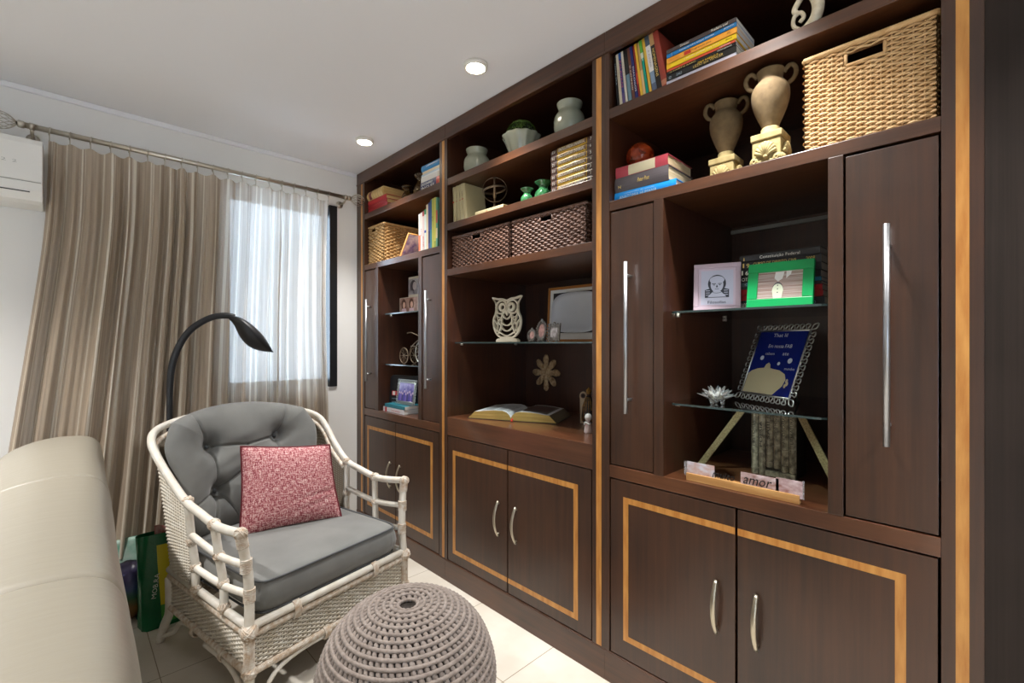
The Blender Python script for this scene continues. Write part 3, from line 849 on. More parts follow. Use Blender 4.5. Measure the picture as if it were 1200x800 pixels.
# ---------------------------------------------------------------- red pillow
PIL = bpy.data.materials.new('red_tweed'); PIL.use_nodes = True
def tweed(m):
    nt = m.node_tree; bs = nt.nodes['Principled BSDF']; N = nt.nodes.new; L = nt.links.new
    uv = N('ShaderNodeUVMap'); outs = []
    for sc_v in ((95, 18, 1), (18, 95, 1), (80, 80, 1)):
        mp = N('ShaderNodeMapping'); mp.inputs['Scale'].default_value = sc_v; L(uv.outputs[0], mp.inputs['Vector'])
        nz = N('ShaderNodeTexNoise'); nz.inputs['Scale'].default_value = 1.; nz.inputs['Detail'].default_value = 2.; L(mp.outputs[0], nz.inputs['Vector']); outs.append(nz)
    a = N('ShaderNodeMath'); a.operation = 'ADD'; L(outs[0].outputs['Fac'], a.inputs[0]); L(outs[1].outputs['Fac'], a.inputs[1])
    c = N('ShaderNodeMath'); c.operation = 'ADD'; L(a.outputs[0], c.inputs[0]); L(outs[2].outputs['Fac'], c.inputs[1])
    d = N('ShaderNodeMath'); d.operation = 'DIVIDE'; d.inputs[1].default_value = 3.; L(c.outputs[0], d.inputs[0])
    rp = N('ShaderNodeValToRGB'); cr = rp.color_ramp
    cols = [(.40, (112, 36, 48)), (.47, (164, 84, 92)), (.52, (196, 136, 138)), (.60, (228, 202, 196))]
    while len(cr.elements) < 4: cr.elements.new(.5)
    for e, (p, q) in zip(cr.elements, cols): e.position = p; e.color = lin(q)
    L(d.outputs[0], rp.inputs['Fac']); L(rp.outputs[0], bs.inputs['Base Color']); bs.inputs['Roughness'].default_value = .85
    bp = N('ShaderNodeBump'); bp.inputs['Strength'].default_value = .35; bp.inputs['Distance'].default_value = .003; L(d.outputs[0], bp.inputs['Height']); L(bp.outputs[0], bs.inputs['Normal'])
tweed(PIL)
PC = [C(.178, .446, .464), C(.560, .272, .470), C(.565, .372, .80), C(.232, .545, .832)]   # BL BR TR TL
def pil_pt(u, v, side):
    p = (PC[0].lerp(PC[1], u)).lerp(PC[3].lerp(PC[2], u), v)
    n = (PC[1]-PC[0]).cross(PC[3]-PC[0]).normalized()
    e = lambda q: (max(0, 1 - abs(2*q-1)**2.4))**.5
    th = .062*e(u)*e(v)
    # corners keep out, edges pull in a little
    pin = .012
    cx = (2*u-1); cy = (2*v-1)
    c0 = (PC[0]+PC[1]+PC[2]+PC[3])/4
    p = p + (c0 - p)*(.045*(1 - cx*cx)*abs(cy)**3 + .045*(1 - cy*cy)*abs(cx)**3)
    if side > 0:
        th -= .006*math.exp(-((v - .30 - .18*(u-.5))/.03)**2)*max(0, (u-.35))*1.6 + .004*math.exp(-((v - .16 - .30*(u-.5))/.03)**2)*max(0, u-.3)*1.5
    return p + n*th*side
pil = thing('throw_pillow', 'square red and white tweed pillow leaning on the grey armchair cushion', 'pillow', C(.37, .40, .478))
b = MB(); NP_ = 48
b.grid(lambda u, v: pil_pt(u, v, 1), NP_, NP_, PIL)
b.grid(lambda u, v: pil_pt(u, v, -1), NP_, NP_, PIL, flip=True)
uv1 = [(i/NP_, j/NP_) for i in range(NP_+1) for j in range(NP_+1)]; b.uv = uv1 + uv1
b.build('cover', pil)
edge = [pil_pt(i/30, 0, 0) for i in range(30)] + [pil_pt(1, i/30, 0) for i in range(30)] + [pil_pt(1-i/30, 1, 0) for i in range(30)] + [pil_pt(0, 1-i/30, 0) for i in range(30)]
b = MB(); b.tube(edge, .0048, mat('dark_red_piping', (96, 22, 32), .7), 8, closed=True); tag(b.build('piping', pil), 'dark red piping')

# ---------------------------------------------------------------- crochet pouf
YARN = mat('grey_crochet_yarn', (142, 131, 123), .85, var=((40, 40, 40), (118, 107, 100)), bump=((220, 220, 220), .3, .002), sheen=.2)
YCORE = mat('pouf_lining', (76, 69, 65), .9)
PX, PY, PR, PH = .833, 1.366, .288, .42
pf = thing('crochet_pouf', 'round taupe crocheted floor pouf in front of the armchair', 'pouf', (PX, PY, 0))
prof = smooth_path([V((.034, 0, .412)), V((.06, 0, .4185)), V((.11, 0, .415)), V((.165, 0, .395)), V((.215, 0, .358)), V((.255, 0, .305)), V((.28, 0, .24)), V((.288, 0, .185)), V((.28, 0, .125)), V((.25, 0, .06)), V((.20, 0, .018)), V((.14, 0, .006))], 10)
L_ = [0.]
for i in range(1, len(prof)): L_.append(L_[-1] + (prof[i]-prof[i-1]).length)
def pat(d):
    d = max(0, min(L_[-1] - 1e-6, d)); i = 0
    while L_[i+1] < d: i += 1
    f = (d - L_[i])/(L_[i+1]-L_[i]); p = prof[i].lerp(prof[i+1], f); t = (prof[i+1]-prof[i]).normalized()
    return p.x, p.z, t            # radius, height, tangent (x,z)
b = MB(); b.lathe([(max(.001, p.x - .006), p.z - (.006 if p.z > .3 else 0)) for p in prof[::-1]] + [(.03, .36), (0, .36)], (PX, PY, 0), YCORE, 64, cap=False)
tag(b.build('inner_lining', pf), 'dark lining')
rowh = .0232; NRW = int(L_[-1]/rowh)
for j in range(NRW + 1):
    d = j*rowh; r, z, t = pat(d)
    n = V((-t.z, 0, t.x));
    if n.x < 0 and z > .05: n = -n
    if z > .40 and n.z < 0: n = -n
    b = MB()
    ns = max(14, int(2*PI*r/.0192)); off = .5*(j % 2)
    pts = []
    K = ns*4
    for k in range(K):
        a = 2*PI*k/K; rr = r + n.x*(.0035 + .0012*math.sin(a*ns)); zz = z + n.z*(.0035 + .0012*math.sin(a*ns))
        pts.append((PX + rr*math.cos(a), PY + rr*math.sin(a), max(.007, zz)))
    b.tube(pts, .0066, YARN, 7, closed=True)
    if j < NRW:
        r2, z2, t2 = pat(d + rowh*.52); n2 = V((-t2.z, 0, t2.x))
        if n2.x < 0 and z2 > .05: n2 = -n2
        if z2 > .40 and n2.z < 0: n2 = -n2
        for k in range(ns):
            a = 2*PI*(k + off)/ns + rng.uniform(-.006, .006)*.2/max(r2, .05)
            rad = V((math.cos(a), math.sin(a), 0)); tan = V((-math.sin(a), math.cos(a), 0))
            T3 = rad*t2.x + EZ*t2.z; N3 = rad*n2.x + EZ*n2.z
            ax = (T3 + tan*.35).normalized(); side = N3.cross(ax).normalized()
            R = Matrix((side, N3, ax)).transposed()
            c = V((PX, PY, z2)) + rad*r2 - N3*.001
            if c.z < .012: continue
            b.ell(c, (.0087, .0074, .0130), YARN, 8, 6, R=R)
            b.ell(c + tan*.0045 + N3*.0015 + T3*.003, (.0045, .0045, .0085), YARN, 6, 5, R=R)
    o = b.build('crochet_row', pf)
# ================================================================ built-in bookcase, three bays
XB, XD = 1.503, 2.12
def bow_handle(y, z0, z1, parent, label=None):
    b = MB(); zm = (z0+z1)/2; h = (z1-z0)/2; pts = []
    for i in range(17):
        q = -1 + 2*i/16; pts.append((XB - .006 - .026*(1 - q*q), y, zm + h*q))
    w = [.0065 + .0015*(1 - (-1+2*i/16)**2) for i in range(17)]
    b.tube(pts, w, NICKEL, 10, flat=((1, 0, 0), .6))
    for q in (-.86, .86): b.tube([(XB-.012, y, zm + h*q), (XB+.004, y, zm + h*q)], .0045, NICKEL, 10)
    return b.build('handle', parent)
def bar_handle(y, z0, z1, parent):
    b = MB(); b.tube([(XB-.032, y, z0), (XB-.032, y, z1)], .0072, ALU, 14)
    for z in (z0+.05, z1-.05): b.tube([(XB-.032, y, z), (XB+.004, y, z)], .0055, ALU, 10)
    return b.build('handle', parent)
IP = .0006
def lower_doors(t, yl, yr, ys, z0, z1, il, ir, iz0, iz1, iw=.0225):
    g = .0038
    for k, (a, b_) in enumerate(((yl, ys), (ys, yr))):
        ya, yb = a - (g*1.6 if k == 0 else g), b_ + (g if k == 0 else g*1.6)
        d = MB(); d.box(XB+.0015, XB+.0215, ya, yb, z0+g, z1-g*1.3, WV); d = d.build('cabinet_door', t, bevel=.0012)
        i = MB(); F = XB + .0015 - IP
        if k == 0:
            i.box(F, XB+.002, il, il-iw, iz0, iz1, INLAY); y0, y1 = il-iw, yb
        else:
            i.box(F, XB+.002, ir+iw, ir, iz0, iz1, INLAY); y0, y1 = ya, ir+iw
        i.box(F, XB+.002, y0, y1, iz1-iw, iz1, INLAY); i.box(F, XB+.002, y0, y1, iz0, iz0+iw, INLAY)
        tag(i.build('inlay_band', d), 'honey coloured inlay band')
        bow_handle(ys + (.060 if k == 0 else -.060), .372, .540, d)
def narrow_door(t, ya, yb, z0, z1, hy):
    g = .0045
    d = MB(); d.box(XB+.004, XB+.024, ya-g, yb+g, z0+g, z1-g*1.6, WV); d = d.build('narrow_door', t, bevel=.0012)
    bar_handle(hy, 1.04, 1.594, d)
def glass_shelf(t, ya, yb, z, x0=XB+.034):
    r = .035; out = [(XD-.012, ya-.001), (x0+r, ya-.001)] + [(x0 + r - r*math.sin(a), ya - .001 - r + r*math.cos(a)) for a in (.4, .8, 1.2, PI/2)]
    out += [(x0 + r - r*math.cos(a), yb + .001 + r - r*math.sin(a)) for a in (0, .4, .8, 1.2)] + [(x0+r, yb+.001), (XD-.012, yb+.001)]
    b = MB(); n = len(out); vs = [(p[0], p[1], z-.007) for p in out] + [(p[0], p[1], z) for p in out]
    b.add(vs, [tuple(range(n)), tuple(range(2*n-1, n-1, -1))], SHELFGLASS)
    b.add(vs, [((i+1) % n, i, n+i, n+(i+1) % n) for i in range(n)], GLASSEDGE)
    g = b.build('glass_shelf', t)
    for y, s in ((ya, -1), (yb, 1)):
        for x in (x0+.06, XD-.1):
            p = MB(); p.tube([(x, y, z-.013), (x, y+s*.012, z-.013)], .0055, STEEL, 10); p.tube([(x, y+s*.012, z-.0125), (x, y+s*.015, z-.0125)], .007, STEEL, 10); p.build('shelf_pin', g)
def bay(label, yl, yr, ol, or_, stl, inl):
    """yl..yr outer span (yl is nearest the window), ol..or_ opening"""
    t = thing('bookcase', label, 'bookcase', ((XB+XD)/2, (yl+yr)/2, 0), 'built in dark wood bookcase units')
    for a, b_ in ((yl, ol), (or_, yr)):
        p = MB(); p.box(XB+.018, XD, a, b_, 0, ZC-.002, WIN); p.build('side_panel', t)
        p = MB(); p.box(XB, XB+.018, a, b_, .117, 2.413, WV); p.build('face_stile', t, bevel=.001)
    for a, b_ in inl:
        p = MB(); p.box(XB-.0005, XB+.002, a, b_, .119, 2.411, INLAY); tag(p.build('inlay_strip', t), 'honey coloured inlay strip')
    p = MB(); p.box(XD, XD+.012, yl, yr, 0, ZC-.002, WIN); p.build('back_panel', t)
    p = MB(); p.box(XB-.001, XB+.018, yl, yr, 2.424, ZC-.001, WH); p.box(XB-.005, XB+.018, yl, yr, 2.413, 2.424, WH); p.build('crown', t, bevel=.003)
    p = MB(); p.box(XB-.003, XB+.018, yl, yr, 0, .113, WH); p.box(XB-.001, XB+.06, yl, yr, .113, .117, WH); p.build('plinth', t, bevel=.0012)
    p = MB(); p.box(XB+.018, XD, ol, or_, 2.455, 2.475, WIN); p.build('top_board', t)
    p = MB(); p.box(XB+.06, XD, ol, or_, .09, .113, WIN); p.build('bottom_board', t)
    return t
def shelf(t, a, b_, z0, z1, m=WH, x0=XB+.0012): 
    p = MB(); p.box(x0, XD, a, b_, z0, z1, m); return p.build('shelf', t, bevel=.0015)
def partition(t, a, b_, z0, z1):
    p = MB(); p.box(XB+.018, XD, a, b_, z0, z1, WIN); p.build('partition', t)
    p = MB(); p.box(XB+.0005, XB+.018, a, b_, z0, z1, WV); p.build('face_stile', t, bevel=.001)

ZA0, ZA1, ZB0, ZB1 = 2.157, 2.195, 1.803, 1.840
b1 = bay('dark wood bookcase bay nearest the curtain, with narrow side doors and a cane basket', 3.148, 2.080, 3.033, 2.136, None, [(3.083, 3.060), (2.111, 2.089)])
shelf(b1, 3.033, 2.136, ZA0, ZA1); shelf(b1, 3.033, 2.136, ZB0, ZB1); shelf(b1, 3.033, 2.136, .80, .848, WTOP)
partition(b1, 2.873, 2.838, .848, ZB0); partition(b1, 2.352, 2.315, .848, ZB0)
narrow_door(b1, 3.033, 2.873, .848, ZB0, 2.945); narrow_door(b1, 2.315, 2.136, .848, ZB0, 2.225)
glass_shelf(b1, 2.838, 2.352, 1.494); glass_shelf(b1, 2.838, 2.352, 1.160)
lower_doors(b1, 3.033, 2.136, 2.612, .117, .80, 2.992, 2.203, .186, .733)
b2 = bay('middle dark wood bookcase bay, with open shelves and a wide recess above two doors', 2.080, 1.037, 2.064, 1.098, None, [(1.078, 1.054)])
shelf(b2, 2.064, 1.098, ZA0, ZA1); shelf(b2, 2.064, 1.098, 1.912, 1.948); shelf(b2, 2.064, 1.098, 1.664, 1.700)
shelf(b2, 2.064, 1.098, .797, .896, WTOP)
glass_shelf(b2, 2.064, 1.098, 1.303)
lower_doors(b2, 2.064, 1.098, 1.586, .117, .797, 2.014, 1.170, .168, .721)
b3 = bay('nearest dark wood bookcase bay, with long bar handles and large lower doors', 1.037, .010, 1.018, .083, None, [(.058, .035)])
shelf(b3, 1.018, .083, ZA0, ZA1); shelf(b3, 1.018, .083, ZB0, ZB1); shelf(b3, 1.018, .083, .785, .832, WTOP)
partition(b3, .832, .796, .832, ZB0); partition(b3, .311, .276, .832, ZB0)
narrow_door(b3, 1.018, .832, .832, ZB0, .926); narrow_door(b3, .276, .083, .832, ZB0, .181)
glass_shelf(b3, .796, .311, 1.409); glass_shelf(b3, .796, .311, 1.087)
lower_doors(b3, 1.018, .083, .5515, .117, .785, .957, .147, .187, .722, .0215)
p = MB(); p.box(XD-.012, XD, .796, .311, 1.775, 1.79, mat('grey_strip', (150, 148, 142), .5)); tag(p.build('back_strip', b3), 'pale strip')  # thin pale strip along the top of the recess back
# plain wood panel to the right
t = thing('wood_panel', 'plain tall dark wood panel at the right end of the bookcase', 'wood panel', (1.8, -.6, 0))
p = MB(); p.box(XB-.001, XB+.02, .010, -1.25, 0, ZC-.001, WP); p.build('front_board', t)
p = MB(); p.box(XB+.02, XR-.01, -1.23, -1.25, 0, ZC-.001, WP); p.build('end_board', t)
# ================================================================ books
BOOKS = {}
def cov(c, r=.45):
    k = 'cover_%d_%d_%d' % tuple(c)
    return mat(k, c, r, spec=.5, coat=.15, coat_r=.2)
INKW = mat('ink_white', (235, 232, 222), .5); INKG = mat('ink_gold', (226, 196, 110), .4); INKK = mat('ink_black', (26, 24, 24), .5); INKS = mat('ink_silver', (170, 190, 205), .4)
INKY = mat('ink_yellow', (250, 205, 40), .45); INKR = mat('ink_red', (178, 40, 36), .5)
def book(label, o, L, U, ln, dp, th, cover, pages=None, texts=(), bands=(), group=None, hard=.0, name='book', cat='book'):
    """o = spine corner; L along the spine in reading direction, U across the spine (letters' up); D goes away from the viewer.
    texts: (words, place 0..1 along, place 0..1 across, letter height share, length share, ink); bands: (from, to, colour) along the spine or with 4 numbers a patch"""
    o, L, U = V(o), V(L).normalized(), V(U).normalized(); D = -(L.cross(U)).normalized()
    t0 = .0012 if not hard else .0028; ov = 0. if not hard else .004
    c = MB()
    c.obox(o, L*ln, D*dp, U*t0, cover); c.obox(o + U*(th-t0), L*ln, D*dp, U*t0, cover)
    bul = hard*th; ns = 6
    vs = []
    for e in (0, 1):
        for i in range(ns + 1):
            q = i/ns; vs.append(o + L*(ln*e) + U*(th*q) - D*(bul*math.sin(PI*q)))
        for i in range(ns + 1):
            q = 1 - i/ns; vs.append(o + L*(ln*e) + U*(th*q) + D*(.0018 - bul*math.sin(PI*q)*.6))
    m = 2*(ns + 1)
    fs = [(i, (i+1) % m, m + (i+1) % m, m + i) for i in range(m)] + [tuple(range(m-1, -1, -1)), tuple(range(m, 2*m))]
    c.add(vs, fs, cover)
    face = bul
    for bd in bands:
        if len(bd) == 3: f0, f1, cc = bd; g0, g1 = .0, 1.
        else: f0, f1, g0, g1, cc = bd
        def bp(u, v, f0=f0, f1=f1, g0=g0, g1=g1):
            q = g0 + (g1-g0)*v
            return o + L*(ln*(f0 + (f1-f0)*u)) + U*(th*q) - D*(bul*math.sin(PI*q) + .0004)
        c.grid(bp, 1, 6, cc if not isinstance(cc, tuple) else cov(cc), smooth=False)
    for tx in texts:
        w_, a, q, hs, ls, ink = tx[:6]
        c.text(w_, o + L*(ln*a) + U*(th*q) - D*(bul*math.sin(PI*q) + .0009), L, U, ink, h=th*hs, w=ln*ls, slant=tx[6] if len(tx) > 6 else 0.)
    pts = [o + L*(ln*i) + U*(th*j) + D*(dp*k) for i in (0, 1) for j in (0, 1) for k in (0, 1)]
    base = sum(pts, V((0,0,0)))/8; base.z = min(p.z for p in pts)
    t = thing(name, label, cat, base, group)
    c.build('cover', t)
    p = MB(); p.obox(o + L*(ov + .0004) + U*t0 + D*.0019, L*(ln - 2*ov - .0008), D*(dp - ov - .0025), U*(th - 2*t0), pages or PAPER); p.build('pages', t)
    return t
XV = V((1, 0, 0)); YR = V((0, -1, 0))          # YR: to the viewer's right along the shelf
def stack(items, x, y0, z, group):
    """items from the bottom up: (label, colour, thick, length, depth, texts, bands, hard, dy, pages)"""
    for it in items:
        lab, col_, th, ln, dp, tx, bd, hard, dy, pg = it[:10]
        dx = it[10] if len(it) > 10 else 0; tw = it[11] if len(it) > 11 else 0
        L = V((math.sin(tw), -math.cos(tw), 0))
        book(lab, (x + dx, y0 + dy, z), L, EZ, ln, dp, th - .0004, col_ if not isinstance(col_, tuple) else cov(col_), pg, tx, bd, group, hard)
        z += th
    return z
def row(items, x, y, z, group):
    """upright books left to right: (label, colour, thick, height, depth, lean degrees, texts, bands, hard)"""
    for it in items:
        lab, col_, th, h, dp, lean, tx, bd, hard = it[:9]; pg = it[9] if len(it) > 9 else None
        a = math.radians(lean)
        up = V((0, math.sin(a), math.cos(a))); L = -up; U = V((0, -math.cos(a), math.sin(a)))
        foot = V((x, y, z + .0006))
        book(lab, foot + up*h, L, U, h, dp, th - .0004, col_ if not isinstance(col_, tuple) else cov(col_), pg, tx, bd, group, hard)
        y -= th/math.cos(a) + (it[10] if len(it) > 10 else .0002)
    return y

# nearest bay, top shelf: leaning paperbacks
G = 'upright books on the top shelf of the nearest bay'
CREAM = (214, 204, 180)
row([
 ('thin black paperback standing at the left end of the nearest top shelf', (30, 30, 34), .011, .212, .15, 5, [('NOVA ERA', .35, .5, .4, .4, INKS)], [], 0),
 ('cream paperback standing second from the stile on the nearest top shelf', CREAM, .0135, .214, .15, 5.5, [('MEMORIAS', .5, .5, .35, .4, mat('ink_tan', (190, 176, 148), .6))], [], 0),
 ('blue and purple paperback with pink spine lettering between two cream books', (58, 66, 128), .012, .215, .15, 6, [('PALAVRAS', .4, .5, .5, .5, mat('ink_pink', (206, 92, 128), .5))], [(.0, .12, (48, 96, 170)), (.75, 1., (96, 80, 130))], 0),
 ('speckled cream paperback right of the purple spine', (216, 208, 192), .0115, .216, .15, 6.5, [('CONTOS', .4, .5, .4, .4, mat('ink_tan', (190, 176, 148), .6))], [], 0),
 ('paperback with a half black half steel blue spine', (104, 136, 152), .017, .216, .15, 6.5, [], [(.0, .46, (28, 27, 28))], 0),
 ('reddish brown paperback between the steel blue and navy spines', (108, 64, 52), .013, .217, .15, 7, [('O CAMINHO', .55, .5, .35, .45, INKW)], [], 0),
 ('navy blue paperback with white lettering on the nearest top shelf', (38, 46, 112), .0125, .218, .15, 7.5, [('DIALOGOS', .6, .5, .45, .45, INKW)], [], 0),
 ('thin dark red paperback behind the yellow spine', (150, 44, 40), .0085, .214, .15, 7.5, [], [(.5, .7, (196, 70, 44))], 0),
 ('bright yellow paperback among the upright books', (238, 190, 58), .0115, .219, .15, 8, [], [], 0),
 ('tan paperback right of the bright yellow spine', (190, 152, 96), .0105, .217, .15, 8, [], [(.5, 1., (222, 186, 130))], 0),
 ('slim book with green top and teal lower spine', (0, 158, 138), .0115, .222, .15, 8.5, [('AMOR', .3, .5, .5, .14, INKW)], [(.0, .22, (92, 168, 62)), (.22, .32, (196, 214, 190))], 0),
 ('mustard yellow paperback right of the teal spine', (214, 172, 58), .013, .224, .15, 8.5, [], [], 0),
 ('book with a white title panel on a slate blue spine', (130, 152, 176), .0185, .226, .15, 9, [('A ALEGRIA', .40, .5, .35, .3, mat('ink_grey', (150, 140, 146), .6))], [(.0, .17, (78, 92, 108)), (.17, .62, (226, 224, 222)), (.82, 1., (86, 98, 122))], 0),
 ('black book with cream title and tan top on its spine', (34, 30, 30), .0195, .226, .15, 9.5, [('HOMENAGENS', .5, .5, .5, .48, INKG)], [(.0, .2, (190, 150, 100))], 0),
 ('brick red hardcover at the right end of the upright row', (152, 62, 48), .0215, .226, .16, 10.5, [], [(.84, .93, (186, 120, 92))], .15),
], 1.532, 1.0, ZA1, G)
G = 'lying paperbacks on the nearest top shelf'
stack([
 ('black paperback at the bottom of the lying pile with white title', (26, 26, 28), .0115, .238, .155, [('GERENTE BASICO', .42, .5, .55, .3, INKW), ('VIDA', .1, .5, .4, .09, INKY)], [], 0, 0, WPAPER),
 ('lavender white paperback second from the bottom of the lying pile', (206, 206, 224), .013, .236, .155, [], [], 0, 0, WPAPER),
 ('thick black paperback with gold title above the lavender spine', (28, 30, 32), .0225, .236, .16, [('LEZIO que VENCER', .62, .42, .5, .42, INKG), ('MAX RABELO P', .62, .8, .28, .28, INKY), ('DALE', .2, .45, .4, .08, INKS), ('ED', .06, .4, .4, .04, INKS)], [], 0, 0, WPAPER),
 ('slim black paperback under the orange red spine', (38, 36, 38), .010, .235, .155, [('O HABITO RARO', .25, .5, .5, .4, INKG), ('VENCEDOR', .85, .5, .5, .2, INKW)], [], 0, 0, WPAPER),
 ('slim orange red paperback in the middle of the lying pile', (232, 92, 58), .009, .233, .155, [('VENDAS', .86, .5, .5, .15, INKW)], [], 0, 0, WPAPER),
 ('lemon yellow paperback in the lying pile', (252, 214, 34), .0185, .237, .158, [('a escolha perfeita para voce', .52, .55, .32, .5, INKW), ('abacus', .9, .6, .35, .08, INKK)], [(.0, .07, .0, 1., (250, 196, 36))], 0, 0, WPAPER),
 ('orange paperback with a red badge on its spine in the lying pile', (252, 176, 62), .0205, .238, .16, [('Programado para', .52, .5, .42, .28, mat('ink_brown', (150, 84, 40), .6)), ('Marca Azul', .12, .5, .35, .16, mat('ink_orange', (236, 140, 44), .6)), ('HC', .9, .55, .4, .05, mat('ink_brown', (150, 84, 40), .6))], [(.27, .37, .2, .8, (206, 60, 44))], 0, 0, WPAPER),
 ('bright blue paperback second from the top of the lying pile', (36, 126, 196), .0155, .237, .158, [('Conversas sobre tempos distantes', .45, .5, .5, .5, INKW), ('JEQUITI', .9, .55, .4, .13, INKW)], [(.08, .085, .1, .9, (225, 225, 225))], 0, 0, WPAPER),
 ('dark grey book on top of the lying pile beside the red hardcover', (78, 70, 72), .015, .236, .162, [('Direcao', .28, .5, .55, .13, INKW), ('Frederic Leal', .78, .5, .55, .22, INKW)], [], 0, 0, WPAPER),
], 1.530, .797, ZA1, G)
# nearest bay, second shelf
G = 'hardcovers under the glass ball'
stack([
 ('bright blue hardcover anatomy book at the bottom of the pile under the glass ball', (14, 132, 206), .036, .247, .20, [('ANATOMIA HUMANA', .40, .38, .36, .62, INKS), ('compendio de estudo', .42, .72, .18, .5, INKS)], [], .12, .0, WPAPER, 0, .03),
 ('thick dark grey hardcover with gold script between the blue and red books', (84, 78, 82), .056, .218, .20, [('Peter Post', .56, .50, .27, .22, INKG, .25), ('N', .1, .32, .18, .05, INKG)], [], .10, -.002, None, 0, .02),
 ('dusty red hardcover with a cream spine label on top of the pile', (168, 62, 74), .040, .213, .20, [], [(.26, .77, .04, .96, (206, 196, 164))], .06, -.004, None, 0, .02),
], 1.536, 1.014, ZB1, G)
AMB = mat('amber_glass', (214, 92, 44), .06, trans=.5, spec=.7, var=((26, 26, 26), (120, 30, 12)), ior=1.4)
b = MB(); bz = ZB1 + .132 + .0532
b.ell((1.62, .955, bz), .053, AMB, 36, 24)
o = b.build('glass_ball'); tag(o, 'speckled amber and red glass ball resting on the stacked hardcovers', 'ball')
b = MB(); R3 = random.Random(3)
for k in range(9): b.ell((1.62 + R3.uniform(-.02, .01), .955 + R3.uniform(-.02, .02), bz - .008 + R3.uniform(-.018, .018)), (.006, .009, .006), mat('turquoise_swirl', (70, 190, 180), .3), 8, 6)
tag(b.build('swirl', o, org=ORG[o]), 'turquoise swirl')

URN = mat('urn_stone', (120, 100, 70), .85, var=((60, 60, 60), (102, 84, 58)), bump=((120, 120, 120), .3, .002))
PLI = mat('urn_plinth_plaster', (172, 156, 108), .8, var=((40, 40, 40), (150, 132, 86)), bump=((90, 90, 90), .35, .003))
def urn(lab, cx, cy, z):
    t = thing('decorative_urn', lab, 'urn', (cx, cy, z), 'pair of stone urns')
    w = .04
    b = MB(); b.box(cx-w, cx+w, cy-w, cy+w, z, z+.075, PLI); b.box(cx-w-.004, cx+w+.004, cy-w-.004, cy+w+.004, z+.076, z+.097, PLI); b.box(cx-w-.003, cx+w+.003, cy-w-.003, cy+w+.003, z, z+.008, PLI)
    pl = b.build('plinth', t, bevel=.003)
    b = MB()
    for (n, A) in ((V((-1, 0, 0)), YR), (V((0, -1, 0)), XV)):
        c = V((cx, cy, z+.022)) + n*w
        for k in range(9):
            a = math.radians(18 + 18*k); tip = c + A*(.029*math.cos(a)) + EZ*(.040*math.sin(a) + .003)
            pts = [c + n*.003 , c.lerp(tip, .55) + n*.010, tip + n*.004]
            b.tube(smooth_path(pts, 4), [.0026 + .0042*i/8 for i in range(9)], PLI, 7)
        b.ell(c + n*.003, (.009, .009, .007), PLI, 12, 8)
        for s in (-1, 1):
            for k in range(3):
                rr = .012 - .0035*k
                cc = c + A*(s*.031) - EZ*.010 + n*(.003 + .003*k)
                u2 = A; b.tube([cc + u2*(rr*math.cos(2*PI*i/12)) + EZ*(rr*math.sin(2*PI*i/12)) for i in range(12)], .0032, PLI, 6, closed=True)
            b.tube([c + A*(s*.012) - EZ*.012 + n*.004, c + A*(s*.022) - EZ*.014 + n*.006], .004, PLI, 6)
    b.build('shell_relief', pl)
    b = MB(); b.lathe([(.0, .097), (.030, .097), (.031, .104), (.026, .109), (.0265, .117), (.024, .121)], (cx, cy, z), PLI, 28, fn=lambda a, q: 1 + .03*math.sin(14*a)); b.build('foot', t)
    b = MB()
    P = smooth_path([V((.022, 0, .120)), V((.027, 0, .134)), V((.038, 0, .160)), V((.049, 0, .192)), V((.053, 0, .220)), V((.050, 0, .243)), V((.040, 0, .258)), V((.034, 0, .266)), V((.034, 0, .276)), V((.038, 0, .290)), V((.0385, 0, .296)), V((.034, 0, .297)), V((.030, 0, .28)), V((.0, 0, .265))], 5)
    b.lathe([(max(0, p.x), p.z) for p in P], (cx, cy, z), URN, 40, fn=lambda a, q: 1 + (.012*math.sin(40*a) if q > .262 else 0)); b.build('body', t)
    for s in (-1, 1):
        b = MB(); A = V((.25, -.97, 0)).normalized()*s; c = V((cx, cy, z))
        b.tube(smooth_path([c + A*.046 + EZ*.248, c + A*.060 + EZ*.258, c + A*.068 + EZ*.276, c + A*.064 + EZ*.296, c + A*.052 + EZ*.302, c + A*.040 + EZ*.292, c + A*.036 + EZ*.284], 6), .0068, URN, 10); b.build('handle', t)
urn('taller looking stone urn on a shell carved plinth beside the big cane basket', 1.572, .475, ZB1)
urn('shadowed stone urn on a shell carved plinth between the stacked books and the other urn', 1.665, .645, ZB1)

